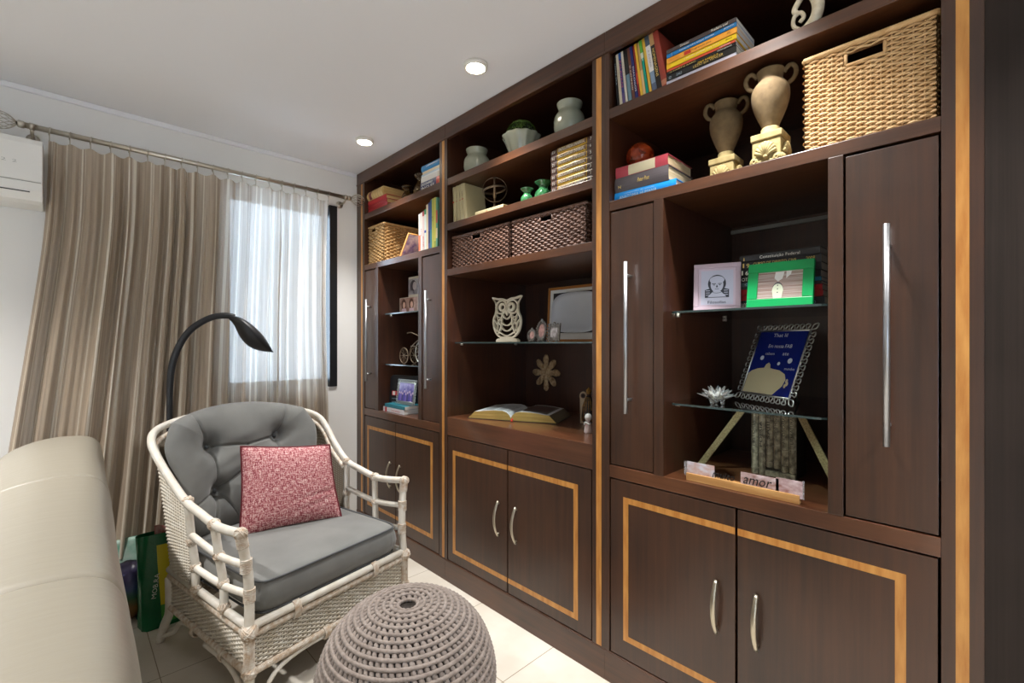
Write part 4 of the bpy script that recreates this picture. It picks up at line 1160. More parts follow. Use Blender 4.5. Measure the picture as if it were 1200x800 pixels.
# ---------------------------------------------------------------- baskets
def basket(lab, x, yl, yr, z0, z1, dp, m, dark, rimm, hole, row_=.0075, stake=.0145, grp=None):
    t = thing('storage_basket', lab, 'basket', (x + dp/2, (yl+yr)/2, z0), grp)
    x1 = x + dp; W = yl - yr; Hh = z1 - z0 - .012
    hy0, hy1, hz0, hz1 = hole                      # y from left to right, z
    b = MB(); j = .0006
    sk = lambda u, v: (hy1 - .0 < yl - u < hy0) and (hz0 < z0 + v < hz1)
    b.weave(lambda u, v: (x, yl - u, z0 + .002 + v), W, Hh, m, row_, stake, .0036, out=lambda u, v: -XV, skip=sk, jit=j)
    b.weave(lambda u, v: (x + u, yr, z0 + .002 + v), dp, Hh, m, row_, stake, .0036, out=lambda u, v: YR, jit=j)
    b.weave(lambda u, v: (x + u, yl, z0 + .002 + v), dp, Hh, m, row_*1.6, stake*1.6, .0036, out=lambda u, v: -YR)
    b.weave(lambda u, v: (x1, yl - u, z0 + .002 + v), W, Hh, m, row_*1.6, stake*1.6, .0036, out=lambda u, v: XV)
    b.build('woven_body', t)
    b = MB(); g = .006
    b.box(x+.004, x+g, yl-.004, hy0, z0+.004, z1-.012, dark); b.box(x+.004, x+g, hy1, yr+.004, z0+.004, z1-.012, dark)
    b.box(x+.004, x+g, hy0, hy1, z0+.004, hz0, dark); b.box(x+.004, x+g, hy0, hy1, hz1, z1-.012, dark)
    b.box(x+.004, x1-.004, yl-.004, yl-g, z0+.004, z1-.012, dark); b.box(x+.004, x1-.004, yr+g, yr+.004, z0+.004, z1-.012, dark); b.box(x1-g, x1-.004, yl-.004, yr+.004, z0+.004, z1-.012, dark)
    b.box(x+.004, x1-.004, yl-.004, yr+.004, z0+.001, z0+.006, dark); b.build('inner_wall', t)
    b = MB(); zr = z1 - .009; C4 = [V((x, yl, zr)), V((x, yr, zr)), V((x1, yr, zr)), V((x1, yl, zr))]
    for i in range(4):
        p, q = C4[i], C4[(i+1) % 4]; n = max(6, int((q-p).length/.0055)); d = (q-p)/n
        for k in range(n):
            c = p + d*(k + .5)
            b.tube([c - d*.62 - EZ*.004, c - d*.2, c + d*.2, c + d*.62 + EZ*.004], [.0078, .0095, .0095, .0078], rimm, 8)
    b.build('rim', t)
    b = MB()
    for p, q in (((hy0, hz0), (hy0, hz1)), ((hy1, hz0), (hy1, hz1)), ((hy0, hz0), (hy1, hz0))):
        b.tube([(x-.001, p[0], p[1]), (x-.001, q[0], q[1])], .0042, rimm, 8)
    b.build('handle_edging', t)
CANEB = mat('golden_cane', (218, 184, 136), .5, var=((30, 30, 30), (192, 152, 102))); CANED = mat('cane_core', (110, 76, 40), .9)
basket('large golden cane basket on the shelf above the nearest narrow door', 1.535, .372, .093, ZB1, 2.116, .40, CANEB, CANED, CANEB, (.276, .192, 2.053, 2.083), .0068, .0215)
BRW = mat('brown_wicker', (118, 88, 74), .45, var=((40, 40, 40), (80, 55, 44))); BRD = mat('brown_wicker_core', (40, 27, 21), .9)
basket('left of the two dark brown wicker baskets on the middle shelf', 1.532, 2.046, 1.602, 1.700, 1.880, .42, BRW, BRD, BRW, (1.884, 1.811, 1.832, 1.858), .0102, .0190, 'dark wicker baskets')
basket('right of the two dark brown wicker baskets on the middle shelf', 1.532, 1.578, 1.148, 1.700, 1.880, .42, BRW, BRD, BRW, (1.402, 1.331, 1.832, 1.858), .0102, .0190, 'dark wicker baskets')
CANEP = mat('pale_cane', (206, 170, 118), .5, var=((30, 30, 30), (172, 134, 84)))
basket('small pale cane basket at the far left shelf beside the wall', 1.535, 3.024, 2.812, ZB1, 2.108, .45, CANEP, CANED, CANEP, (2.985, 2.925, 2.060, 2.082), .0115, .026)
# white seahorse on the top shelf
SEA = mat('crackled_white_ceramic', (222, 214, 194), .5, var=((50, 50, 50), (196, 184, 158)), bump=((90, 90, 90), .3, .002))
t = thing('seahorse_figurine', 'white crackled ceramic seahorse figurine standing above the urns', 'figurine', (1.56, .38, ZA1))
b = MB(); ox, oy, oz = 1.555, .385, ZA1
S2 = lambda pts: [(ox, oy - p[0], oz + p[1]) for p in pts]
path = smooth_path([V(p) for p in S2([(-.040, .008), (-.015, .010), (.012, .018), (.034, .040), (.040, .075), (.030, .108), (.012, .130), (.004, .155), (.012, .178), (.004, .195)])], 7)
b.tube(path, [.0075 + .0085*math.sin(PI*min(1, i/(len(path)-1)*1.05)) for i in range(len(path))], SEA, 12)
curl = smooth_path([V(p) for p in S2([(-.002, .020), (-.022, .040), (-.020, .066), (-.004, .072), (.004, .056), (-.006, .044)])], 6)
b.tube(curl, .0058, SEA, 10)
b.tube(smooth_path([V(p) for p in S2([(.010, .130), (-.010, .105), (-.020, .085), (-.012, .072)])], 6), .008, SEA, 10)
b.ell((ox, oy - .0, oz + .192), (.013, .016, .014), SEA, 14, 10); b.tube(S2([(-.010, .190), (-.036, .180)]), [.007, .0045], SEA, 8)
for k in range(4): b.ell((ox, oy - .012 - .002*k, oz + .198 - .012*k), (.005, .006, .008), SEA, 8, 6)
b.build('body', t)
b = MB(); b.lathe([(0, 0), (.026, 0), (.026, .005), (0, .006)], (ox, oy + .012, oz), SEA, 20); b.build('base', t)

# ---------------------------------------------------------------- frames
def picture(name, lab, o, L, U, w, h, border, depth, fm, content, cat='picture frame', bev=.002, easel=True):
    """o lower left front corner, L to the viewer's right, U up"""
    o, L, U = V(o), V(L).normalized(), V(U).normalized(); N = L.cross(U).normalized()
    t = thing(name, lab, cat, o + L*w/2)
    b = MB()
    b.obox(o, L*w, U*border, -N*depth, fm); b.obox(o + U*(h-border), L*w, U*border, -N*depth, fm)
    b.obox(o + U*border, L*border, U*(h-2*border), -N*depth, fm); b.obox(o + L*(w-border) + U*border, L*border, U*(h-2*border), -N*depth, fm)
    b.build('frame', t, bevel=bev)
    b = MB(); c0 = o + L*border + U*border - N*(depth*.4)
    content(b, c0, L, U, w-2*border, h-2*border)
    b.obox(c0 - N*.0015, L*(w-2*border), U*(h-2*border), -N*.002, mat('backing_card', (90, 80, 70), .8)); b.build('picture', t)
    if easel:
        b = MB(); p = o + L*(w*.5) + U*(h*.55) - N*depth; q = p - N*.06; q.z = o.z + .001
        b.obox(p - L*.012, L*.024, (q - p), -N*.002, mat('backing_card', (90, 80, 70), .8)); b.build('easel_back', t)
    return t
def rect(b, c0, L, U, x0, y0, x1, y1, m, lift):
    N = L.cross(U); o = c0 + L*x0 + U*y0 + N*lift
    b.add([o, o + L*(x1-x0), o + L*(x1-x0) + U*(y1-y0), o + U*(y1-y0)], [(0, 1, 2, 3)], m)
def shape(b, c0, L, U, pts, m, lift):
    N = L.cross(U); b.add([c0 + L*p[0] + U*p[1] + N*lift for p in pts], [tuple(range(len(pts)))], m)
def band(b, c0, L, U, outer, inner, m, lift):
    N = L.cross(U); n = len(outer)
    b.add([c0 + L*p[0] + U*p[1] + N*lift for p in outer + inner], [(i, (i+1) % n, n + (i+1) % n, n + i) for i in range(n)], m)
PINKF = mat('pale_pink_frame', (182, 164, 176), .45); DPAP = mat('drawing_paper', (186, 189, 206), .8); INKD = mat('ink_drawing', (52, 56, 66), .7)
def portrait(b, c, L, U, w, h):
    rect(b, c, L, U, 0, 0, w, h, mat('inner_mount', (196, 180, 194), .6), 0)
    m = .008; rect(b, c, L, U, m, m, w-m, h-m, DPAP, .0006)
    cx, cy, s = w*.5, h*.52, w*.9
    head = oval(cx, cy + .10*s, .27*s, .29*s, 28); face = oval(cx, cy + .06*s, .19*s, .25*s, 28)
    shape(b, c, L, U, [(cx-.36*s, cy-.36*s), (cx+.36*s, cy-.36*s), (cx+.36*s, cy-.10*s), (cx+.2*s, cy-.05*s), (cx-.2*s, cy-.05*s), (cx-.36*s, cy-.10*s)], INKD, .0010)
    shape(b, c, L, U, head, INKD, .0012); shape(b, c, L, U, face, DPAP, .0014)
    shape(b, c, L, U, oval(cx, cy + .22*s, .22*s, .13*s, 24), DPAP, .0015)
    shape(b, c, L, U, [(cx-.28*s, cy-.34*s), (cx+.28*s, cy-.34*s), (cx+.12*s, cy-.16*s), (cx-.12*s, cy-.16*s)], DPAP, .0014)
    for k in range(3):
        y = cy - .14*s - .07*s*k
        for sx in (-1, 1): rect(b, c, L, U, cx + sx*.27*s - .06*s, y, cx + sx*.27*s + .06*s, y + .022*s, DPAP, .0016)
    for sx in (-1, 1):
        rect(b, c, L, U, cx + sx*.09*s - .06*s, cy + .085*s, cx + sx*.09*s + .06*s, cy + .108*s, INKD, .0018)
        shape(b, c, L, U, oval(cx + sx*.085*s, cy + .055*s, .032*s, .014*s, 12), INKD, .0018)
    shape(b, c, L, U, [(cx-.03*s, cy-.025*s), (cx+.03*s, cy-.025*s), (cx+.008*s, cy+.06*s), (cx-.008*s, cy+.06*s)], INKD, .0017)
    rect(b, c, L, U, cx-.06*s, cy-.085*s, cx+.06*s, cy-.07*s, INKD, .0018)
    band(b, c, L, U, arc2(cx, cy-.14*s, .17*s, .08*s, PI, 2*PI, 12), arc2(cx, cy-.14*s, .155*s, .066*s, PI, 2*PI, 12), INKD, .0018)
    b.text('Filosofias', c + L*cx + U*(h*.12) + L.cross(U)*.0012, L, U, INKD, h=.010, w=.058)
a = .33
picture('picture_frame', 'pale pink framed ink drawing of a face standing on the upper glass shelf', (1.612, .738, 1.4092), (math.sin(a), -math.cos(a), 0), (.10, .03, 1), .152, .170, .016, .016, PINKF, portrait)
GRN = mat('green_frame_paint', (0, 152, 82), .4)
PH_ST = mat('photo_paper_stack', (196, 186, 178), .6, var=((3, 3, 260), (120, 78, 72)))
def dressphoto(b, c, L, U, w, h):
    rect(b, c, L, U, 0, 0, w, h, PH_ST, 0)
    shape(b, c, L, U, oval(w*.46, h*.30, w*.125, h*.30, 20), mat('photo_navy', (40, 44, 66), .6), .0008)
    shape(b, c, L, U, [(w*.37, .001), (w*.55, .001)] + [(w*.46 + w*.125*math.cos(q), h*.28 + h*.27*math.sin(q)) for q in [PI*i/14 for i in range(15)]], mat('photo_cream', (206, 214, 190), .6), .0012)
    shape(b, c, L, U, [(w*.46, h*.62), (w*.56, h*.72), (w*.60, h*.98), (w*.40, h*.98), (w*.38, h*.75)], mat('photo_white', (214, 212, 210), .6), .0011)
    shape(b, c, L, U, [(w*.64, h*.72), (w*.74, h*.86), (w*.76, h*.99), (w*.64, h*.99)], mat('photo_white', (214, 212, 210), .6), .0011)
    for k in range(3): shape(b, c, L, U, oval(w*.46, h*(.22 + .13*k), w*.014, h*.022, 10), mat('photo_navy', (40, 44, 66), .6), .0016)
picture('picture_frame', 'bright green picture frame standing before the law books', (1.598, .556, 1.4092), (.04, -1, 0), (.17, 0, 1), .186, .148, .030, .016, GRN, dressphoto)
G = 'law books on the upper glass shelf'
LB = (30, 30, 34)
stack([
 ('dark grey book at the bottom of the law book stack', (44, 42, 46), .034, .262, .17, [('VADE', .1, .5, .5, .07, INKW), ('TRIBUTO', .85, .5, .3, .12, INKS)], [], 0, .010, WPAPER),
 ('lower red book in the law book stack', (150, 26, 28), .020, .25, .17, [], [], 0, .002, WPAPER),
 ('upper red book in the law book stack behind the green frame', (158, 30, 30), .019, .25, .17, [('C', .22, .5, .6, .03, INKW)], [], 0, .004, WPAPER),
 ('thin grey black book under the blue spine of the law book stack', (60, 60, 60), .010, .25, .17, [], [], 0, .006, WPAPER),
 ('slim teal blue book in the middle of the law book stack', (40, 110, 140), .013, .25, .17, [('CODIGO', .2, .5, .5, .2, INKS)], [(.0, .12, .0, 1., (70, 90, 96))], 0, .006, WPAPER),
 ('black book under the two civil law volumes', LB, .022, .25, .17, [('LICITACAO', .16, .5, .5, .26, INKW)], [], 0, .008, WPAPER),
 ('lower black civil law volume with white title', LB, .0245, .248, .17, [('CURSO DE DIREITO CIVIL', .50, .62, .34, .60, INKW), ('parte geral', .30, .25, .18, .16, INKW), ('1', .06, .5, .6, .02, INKW), ('6', .12, .45, .6, .04, INKW)], [], 0, .004, WPAPER),
 ('upper black civil law volume with yellow white title', LB, .0250, .244, .17, [('CURSO DE DIREITO CIVIL', .46, .60, .34, .54, INKG), ('obrigacoes', .26, .22, .18, .18, INKG), ('1', .06, .5, .6, .02, INKG), ('9', .12, .45, .6, .04, INKG), ('2008', .88, .55, .5, .1, INKG)], [], 0, .0, WPAPER),
 ('black federal constitution book on top of the law book stack', (36, 36, 40), .0235, .238, .175, [('Constituição Federal', .52, .42, .5, .5, INKW), ('i', .06, .4, .5, .015, INKG)], [], 0, -.002, WPAPER),
], 1.690, .610, 1.4092, G)
# blue glass tile in a wire frame
t = thing('picture_frame', 'blue glass panel with cream hill in a looped wire frame on the lower glass shelf', 'picture frame', (1.735, .553, 1.0872))
Lf = V((-.142, -.234, 0)).normalized(); Nf = V((-.855, .519, 0)); Uf = (EZ*.94 - Nf*.36).normalized(); Nf2 = Lf.cross(Uf).normalized()
of = V((1.80, .668, 1.0925))
w_, h_, m_ = .272, .292, .027
bl = mat('navy_glass_panel', (18, 34, 112), .08, coat=.6, coat_r=.03)
b = MB(); c = of + Lf*m_ + Uf*m_; iw, ih = w_-2*m_, h_-2*m_
b.obox(c, Lf*iw, Uf*ih, -Nf2*.006, bl)
crm = mat('cream_print', (186, 176, 142), .45); skyw = mat('pale_blue_print', (196, 206, 220), .45)
dome = [(.004, .004), (iw*.66, .004)] + [(iw*.80, ih*.16), (iw*.83, ih*.26), (iw*.78, ih*.34), (iw*.66, ih*.39), (iw*.52, ih*.405), (iw*.46, ih*.415), (iw*.44, ih*.47), (iw*.40, ih*.50), (iw*.35, ih*.47), (iw*.33, ih*.415), (iw*.2, ih*.40), (iw*.08, ih*.36), (.004, ih*.31)]
shape(b, c, Lf, Uf, dome, crm, .0006)
for (x, y, r) in ((iw*.22, ih*.57, .0085), (iw*.80, ih*.54, .0095), (iw*.60, ih*.49, .006)): shape(b, c, Lf, Uf, oval(x, y, r, r, 16), skyw, .0006)
for tx, x, y, hh, ww in (('That lil', .46, .93, .013, .062), ('Em nossa FAB', .52, .76, .013, .104), ('cabem', .36, .64, .010, .042), ('ate', .68, .64, .010, .026), ('os', .60, .49, .005, .008), ('mundos', .84, .42, .009, .042)):
    b.text(tx, c + Lf*(iw*x) + Uf*(ih*y) + Nf2*.0004, Lf, Uf, skyw, h=hh, w=ww)
for (x, y) in ((.86, .24), (.88, .20), (.85, .17)): shape(b, c, Lf, Uf, oval(iw*x, ih*y, .005, .008, 8), crm, .0009)
b.build('glass_panel', t)
WIRE = mat('silver_wire', (190, 192, 190), .3, 1.)
b = MB()
fr = [c, c + Lf*iw, c + Lf*iw + Uf*ih, c + Uf*ih]
for i in range(4): b.tube([fr[i] + Nf2*.001, fr[(i+1) % 4] + Nf2*.001], .0026, WIRE, 8)
def loops(p, q, outv, n, amp=.021):
    d = (q - p); pts = []
    N_ = n*14
    for i in range(N_ + 1):
        f = i/N_; ph = 2*PI*n*f
        pts.append(p + d*(f + .42/n*math.sin(2*ph)*.55) + outv*(amp*(.5 - .5*math.cos(ph)) + .002))
    b.tube(pts, .0021, WIRE, 7)
loops(fr[0] + Lf*.004, fr[1] - Lf*.004, -Uf, 9); loops(fr[3] + Lf*.004, fr[2] - Lf*.004, Uf, 9)
loops(fr[0] + Uf*.004, fr[3] - Uf*.004, -Lf, 10); loops(fr[1] + Uf*.004, fr[2] - Uf*.004, Lf, 10)
for p, dd in ((fr[0], -Lf-Uf), (fr[1], Lf-Uf), (fr[2], Lf+Uf), (fr[3], -Lf+Uf)):
    dd = dd.normalized(); e = dd.cross(Nf2).normalized(); b.tube(smooth_path([p, p + dd*.018 + e*.009, p + dd*.032, p + dd*.018 - e*.009, p], 5), .0021, WIRE, 7)
b.build('looped_wire_border', t)
b = MB(); q = c + Lf*iw*.5 + Uf*ih*.7 - Nf2*.006; e = q - Nf2*.085; e.z = 1.0875
b.tube([q, e], .0025, WIRE, 6); b.build('easel_wire', t)
# crystal lotus
CRY = mat('crystal', (236, 240, 240), .03, trans=.85, spec=.8, ior=1.5)
t = thing('crystal_lotus', 'clear crystal lotus candle holder on the lower glass shelf', 'candle holder', (1.612, .655, 1.0872))
cx, cy, cz = 1.612, .655, 1.0872
b = MB()
for (n, r, up, wd, z0) in ((10, .066, .016, .017, .020), (9, .050, .030, .015, .022), (7, .030, .040, .012, .024)):
    for k in range(n):
        a = 2*PI*(k + .3*(n % 2))/n; d = V((math.cos(a), math.sin(a), 0)); s = V((-d.y, d.x, 0)); o = V((cx, cy, cz + z0))
        vs = [o + d*.008, o + d*(r*.55) + s*wd + EZ*(up*.35), o + d*(r*.55) - s*wd + EZ*(up*.35), o + d*r + EZ*up, o + d*(r*.55) + EZ*(up*.1), o + d*(r*.6) + EZ*(up*.75)]
        b.add(vs, [(0, 4, 1), (0, 2, 4), (4, 3, 1), (4, 2, 3), (0, 1, 5), (0, 5, 2), (1, 3, 5), (5, 3, 2)], CRY)
b.build('petals', t)
b = MB(); b.lathe([(0, 0.014), (.026, .014), (.022, .024), (0, .026)], (cx, cy, cz), CRY, 10, smooth=False)
for k in range(3):
    a = 2*PI*k/3 + .5; b.ell((cx + .019*math.cos(a), cy + .019*math.sin(a), cz + .0075), .0075, CRY, 8, 6)
b.build('foot', t)
# pewter book block bookend with leaning sticks
PEW = mat('pewter_relief', (200, 192, 164), .5, .0, var=((60, 60, 60), (104, 98, 82))); PEWD = mat('pewter_dark', (58, 54, 46), .6, .0)
G = 'pewter book spines'
t = thing('book_block', 'pewter coloured block of six carved book spines at the back of the lower recess', 'ornament', (1.83, .53, .8322))
b = MB(); b.box(1.785, 1.90, .603, .458, .8322, 1.078, PEWD); b.build('block', t)
wid = .145/6
words = ('HISTORIA', 'POESIA', 'SABER', 'DIREITO MENOR', 'FILOSOFIA', 'LITERATURA')
for k in range(6):
    y = .603 - wid*k; zb = .8322 + (.0, .0, .030, .030, .022, .022)[k]
    b = MB()
    def sp(u, v, y=y, zb=zb): return V((1.785 - .012*math.sin(PI*u), y - .0012 - (wid-.0024)*u, zb + (1.078-zb)*v))
    b.grid(sp, 8, 1, PEW, flip=False)
    for z in (zb + .02, zb + .075, 1.04):
        b.tube([V((1.785 - .0128*math.sin(PI*i/8), y - .0012 - (wid-.0024)*i/8, z)) for i in range(9)], .0016, PEW, 6)
    b.text(words[k], (1.772, y - wid/2, zb + .145), (0, 0, 1) , (0, 1, 0), PEWD, h=.010, w=.09)
    b.build('carved_spine', t)
for zb in (.8322,):
    b = MB(); b.box(1.772, 1.785, .553, .460, .8322, .851, PEW); b.build('carved_spine', t, bevel=.002)
STK = mat('sand_coloured_stick', (170, 154, 112), .7, var=((200, 200, 200), (120, 104, 70)))
for lab, p, q in (('sand coloured flat stick leaning against the left of the pewter book block', (1.72, .758, .8325), (1.772, .612, 1.07)), ('sand coloured flat stick leaning against the right of the pewter book block', (1.72, .325, .8325), (1.772, .452, 1.07))):
    p, q = V(p), V(q); d = (q-p).normalized(); n = V((-1, 0, 0)); n = (n - d*n.dot(d)).normalized(); s = d.cross(n)
    b = MB(); b.obox(p + n*.0 - s*.011 + EZ*.008, (q-p), s*.022, n*.008, STK); o = b.build('stick', bevel=.001); tag(o, lab, 'stick', 'sticks by the pewter book block')
# wooden strip with photographs and script
t = thing('photo_strip', 'pale wooden strip holding small photos and black script lettering at the front of the recess', 'photo holder', (1.54, .555, .8322))
b = MB(); b.box(1.522, 1.529, .722, .384, .8322, .857, PALEWOOD); b.box(1.533, 1.543, .722, .384, .8322, .857, PALEWOOD); b.box(1.529, 1.533, .722, .384, .8322, .845, PALEWOOD); b.build('wood_base', t, bevel=.001)
ACR = mat('clear_acrylic', (225, 225, 230), .1, trans=.0, alpha=.25)
phs = [('photo_beach', (206, 204, 214), (190, 150, 136), .722, .630, .895), ('photo_feet', (206, 188, 190), (146, 104, 92), .548, .440, .893), ('photo_hands', (214, 196, 200), (150, 110, 108), .448, .378, .897)]
for nm, c1, c2, y0, y1, zt in phs:
    b = MB(); m = mat(nm, c1, .4, var=((40, 40, 70), c2)); b.box(1.5305, 1.5318, y0, y1, .846, zt, m); b.build('photo', t)
b = MB(); b.box(1.5312, 1.5322, .733, .722, .846, .893, ACR); b.box(1.5312, 1.5322, .378, .374, .846, .90, ACR); b.build('acrylic_sheet', t)
b = MB()
b.text('muito', (1.5275, .600, .870), YR, EZ, INKK, h=.022, w=.070, slant=.3, lift=.001); o = b.build('script_word', t); md = o.modifiers.new('t', 'SOLIDIFY'); md.thickness = .0012; md.offset = 0
b = MB(); b.text('amor', (1.5275, .498, .870), YR, EZ, INKK, h=.020, w=.082, slant=.3, lift=.001)
o = b.build('script_word', t); md = o.modifiers.new('t', 'SOLIDIFY'); md.thickness = .0012; md.offset = 0
# ================================================================ middle bay
CER = mat('grey_green_ceramic', (164, 166, 148), .18, coat=.5, coat_r=.06, var=((9, 9, 9), (146, 150, 132)))
def ribvase(lab, cx, cy, z, r, h, ribs, group=None):
    P = smooth_path([V((r*.55, 0, 0)), V((r*.72, 0, h*.04)), V((r*.97, 0, h*.28)), V((r, 0, h*.45)), V((r*.95, 0, h*.62)), V((r*.76, 0, h*.77)), V((r*.73, 0, h*.84)), V((r*.80, 0, h*.95)), V((r*.82, 0, h)), V((r*.76, 0, h*.99)), V((r*.66, 0, h*.85)), V((r*.7, 0, h*.7)), V((.0, 0, h*.6))], 5)
    b = MB(); b.lathe([(max(0, p.x), p.z) for p in P], (cx, cy, z), CER, 64, fn=lambda a, q: 1 + (.030*(abs(math.sin(ribs*a/2)) - .6) * (1 if q < h*.72 else .1)))
    o = b.build('ceramic_vase', org=(cx, cy, z)); return tag(o, lab, 'vase', group)
ribvase('grey green ribbed ceramic vase at the left end of the middle top shelf', 1.615, 1.945, ZA1, .073, .150, 10)
ribvase('rounder grey green lobed ceramic vase at the right end of the middle top shelf', 1.62, 1.305, ZA1, .071, .165, 6)
t = thing('potted_topiary', 'clipped boxwood dome in a fluted grey ceramic bowl on the middle top shelf', 'potted plant', (1.62, 1.607, ZA1))
b = MB()
P = [(.052, 0), (.058, .004), (.062, .03), (.072, .065), (.084, .095), (.096, .112), (.094, .117), (.080, .106), (.05, .09), (0, .088)]
b.lathe(P, (1.62, 1.607, ZA1), CER, 72, fn=lambda a, q: 1 + .03*math.cos(12*a)*(1 if q > .02 else .3)); b.build('bowl', t)
BOX = mat('boxwood_leaves', (88, 118, 44), .55, var=((50, 50, 50), (52, 78, 28)))
b = MB(); c = V((1.62, 1.607, ZA1 + .122)); R4 = random.Random(4)
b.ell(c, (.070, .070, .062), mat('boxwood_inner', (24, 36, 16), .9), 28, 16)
for k in range(1500):
    d = V((R4.gauss(0, 1), R4.gauss(0, 1), R4.gauss(0, 1))).normalized()
    if d.z < -.15: d.z = abs(d.z)
    p = c + V((d.x*.073, d.y*.073, d.z*.066)); u = (d.orthogonal() + V((R4.uniform(-1, 1), R4.uniform(-1, 1), R4.uniform(-1, 1)))*.7).normalized(); w_ = d.cross(u).normalized()
    u = (u + d*.6).normalized(); L_2, W_2 = R4.uniform(.006, .010), .0035
    b.add([p, p + u*L_2*.5 + w_*W_2, p + u*L_2, p + u*L_2*.5 - w_*W_2], [(0, 1, 2, 3)], BOX)
b.build('foliage', t)
G = 'cream volumes on the middle shelf'
CRB = (178, 166, 128)
rmk = mat('ink_rust', (170, 60, 44), .6); gmk = mat('ink_grey_brown', (120, 108, 84), .6)
def cb(n): return [('TOMO', .28, .5, .3, .13, gmk), (n, .42, .5, .5, .045, rmk)]
row([
 ('cream volume with red number at the left end of the middle shelf', CRB, .029, .199, .135, 3, cb('1'), [], .25, None, .0016),
 ('cream volume with red number second from the left on the middle shelf', CRB, .028, .200, .135, 3.5, cb('2'), [], .25, None, .0016),
 ('cream volume with red number third from the left on the middle shelf', CRB, .027, .200, .135, 4, cb('3'), [], .25, None, .0016),
 ('cream volume with its plain front cover showing, right end of the upright four', CRB, .034, .201, .135, 7.5, cb('4'), [], .25, None, .0016),
], 1.536, 2.048, 1.948, G)
book('cream volume lying flat under the metal armillary sphere', (1.533, 1.858, 1.9482), (.04, -1, 0), EZ, .205, .14, .028, cov(CRB), mat('aged_pages', (186, 148, 92), .8), [('5', .44, .5, .5, .04, rmk)], [], G, .12)
BRZ = mat('antique_metal', (140, 122, 104), .4, .85)
t = thing('armillary_sphere', 'antique metal armillary sphere ornament standing on the lying cream volume', 'ornament', (1.61, 1.795, 1.9764))
b = MB(); cx, cy, cz = 1.61, 1.795, 1.9764; b.lathe([(0, 0), (.036, 0), (.037, .005), (.024, .010), (.008, .016), (.006, .05), (.0, .05)], (cx, cy, cz), BRZ, 28); b.build('base', t)
sc0 = V((cx, cy, cz + .118)); rr = .062
def hoop(A, B, r, wdt, axis):
    b = MB(); n = 48; vs = []; A, B, axis = V(A).normalized(), V(B).normalized(), V(axis).normalized()
    for i in range(n):
        d = A*math.cos(2*PI*i/n) + B*math.sin(2*PI*i/n)
        for (q, o_) in ((-1, 0), (1, 0), (1, .0022), (-1, .0022)): vs.append(sc0 + d*(r + o_) + axis*(q*wdt))
    fs = [(i*4+k, i*4+(k+1) % 4, ((i+1) % n)*4+(k+1) % 4, ((i+1) % n)*4+k) for i in range(n) for k in range(4)]
    b.add(vs, fs, BRZ, True); b.build('ring', t)
va, vb_ = V((.72, -.69, 0)), V((.69, .72, 0))
hoop(va, EZ, rr, .0022, vb_); hoop(vb_, EZ, rr - .003, .004, va)
tl = (va*.985 + EZ*.16).normalized(); hoop(tl, vb_, rr - .0055, .0055, tl.cross(vb_))
b = MB(); b.tube([sc0 - EZ*(rr+.012), sc0 + EZ*rr], .0026, BRZ, 8); b.ell(sc0 - EZ*.032, (.010, .010, .013), BRZ, 16, 10); b.build('axis', t)
GC = mat('green_glazed_ceramic', (70, 132, 84), .12, coat=.6, coat_r=.05, var=((60, 60, 60), (30, 84, 50)))
def gvase(lab, cx, cy, r, h):
    P = smooth_path([V((r*.5, 0, 0)), V((r*.85, 0, h*.14)), V((r, 0, h*.36)), V((r*.86, 0, h*.56)), V((r*.55, 0, h*.72)), V((r*.58, 0, h*.82)), V((r*.95, 0, h*.95)), V((r*1.0, 0, h)), V((r*.8, 0, h*.97)), V((r*.4, 0, h*.75)), V((0, 0, h*.7))], 5)
    b = MB(); b.lathe([(max(0, p.x), p.z) for p in P], (cx, cy, 1.948), GC, 40, fn=lambda a, q: 1 + (.05*math.sin(9*a)*math.sin(q*130) if q < h*.65 else .03*math.cos(5*a) if q > h*.85 else 0))
    tag(b.build('green_vase', org=(cx, cy, 1.948)), lab, 'vase', 'green glazed vases')
gvase('smaller green glazed vase with a flared lip left of the larger one', 1.585, 1.535, .031, .082)
gvase('larger green glazed vase with a flared lip beside the encyclopedia pile', 1.62, 1.462, .042, .105)
G = 'encyclopedia volumes lying in a pile'
GOLDP = mat('gold_spine_panel', (206, 164, 48), .28, .3); BRN = (74, 50, 42)
ench = []
words = ['topmost', 'second', 'third', 'fourth', 'fifth', 'sixth', 'bottom']
for k in range(7):
    lab = words[k] + (' of' if k in (0, 6) else ' from the top of') + ' the brown and gold encyclopedia volumes lying in a pile'
    ench.append((lab, mat('brown_leatherette', BRN, .22, coat=.7, coat_r=.1), .0272, .232, .17, [('ENCICLOPEDIA UNIVERSAL', .49, .57, .48, .60, mat('ink_pale_cream', (240, 232, 214), .4)), (str(7-k), .92, .5, .45, .03, INKW), ('E U', .07, .5, .4, .06, INKW)], [(.155, .165, .08, .92, GOLDP), (.17, .81, .06, .24, GOLDP), (.17, .81, .90, .96, GOLDP), (.82, .835, .08, .92, GOLDP), (.17, .81, .26, .88, mat('brown_title_panel', (120, 92, 66), .3))], .10, .001*((k*5) % 3), None))
stack(ench[::-1], 1.534, 1.338, 1.9482, G)
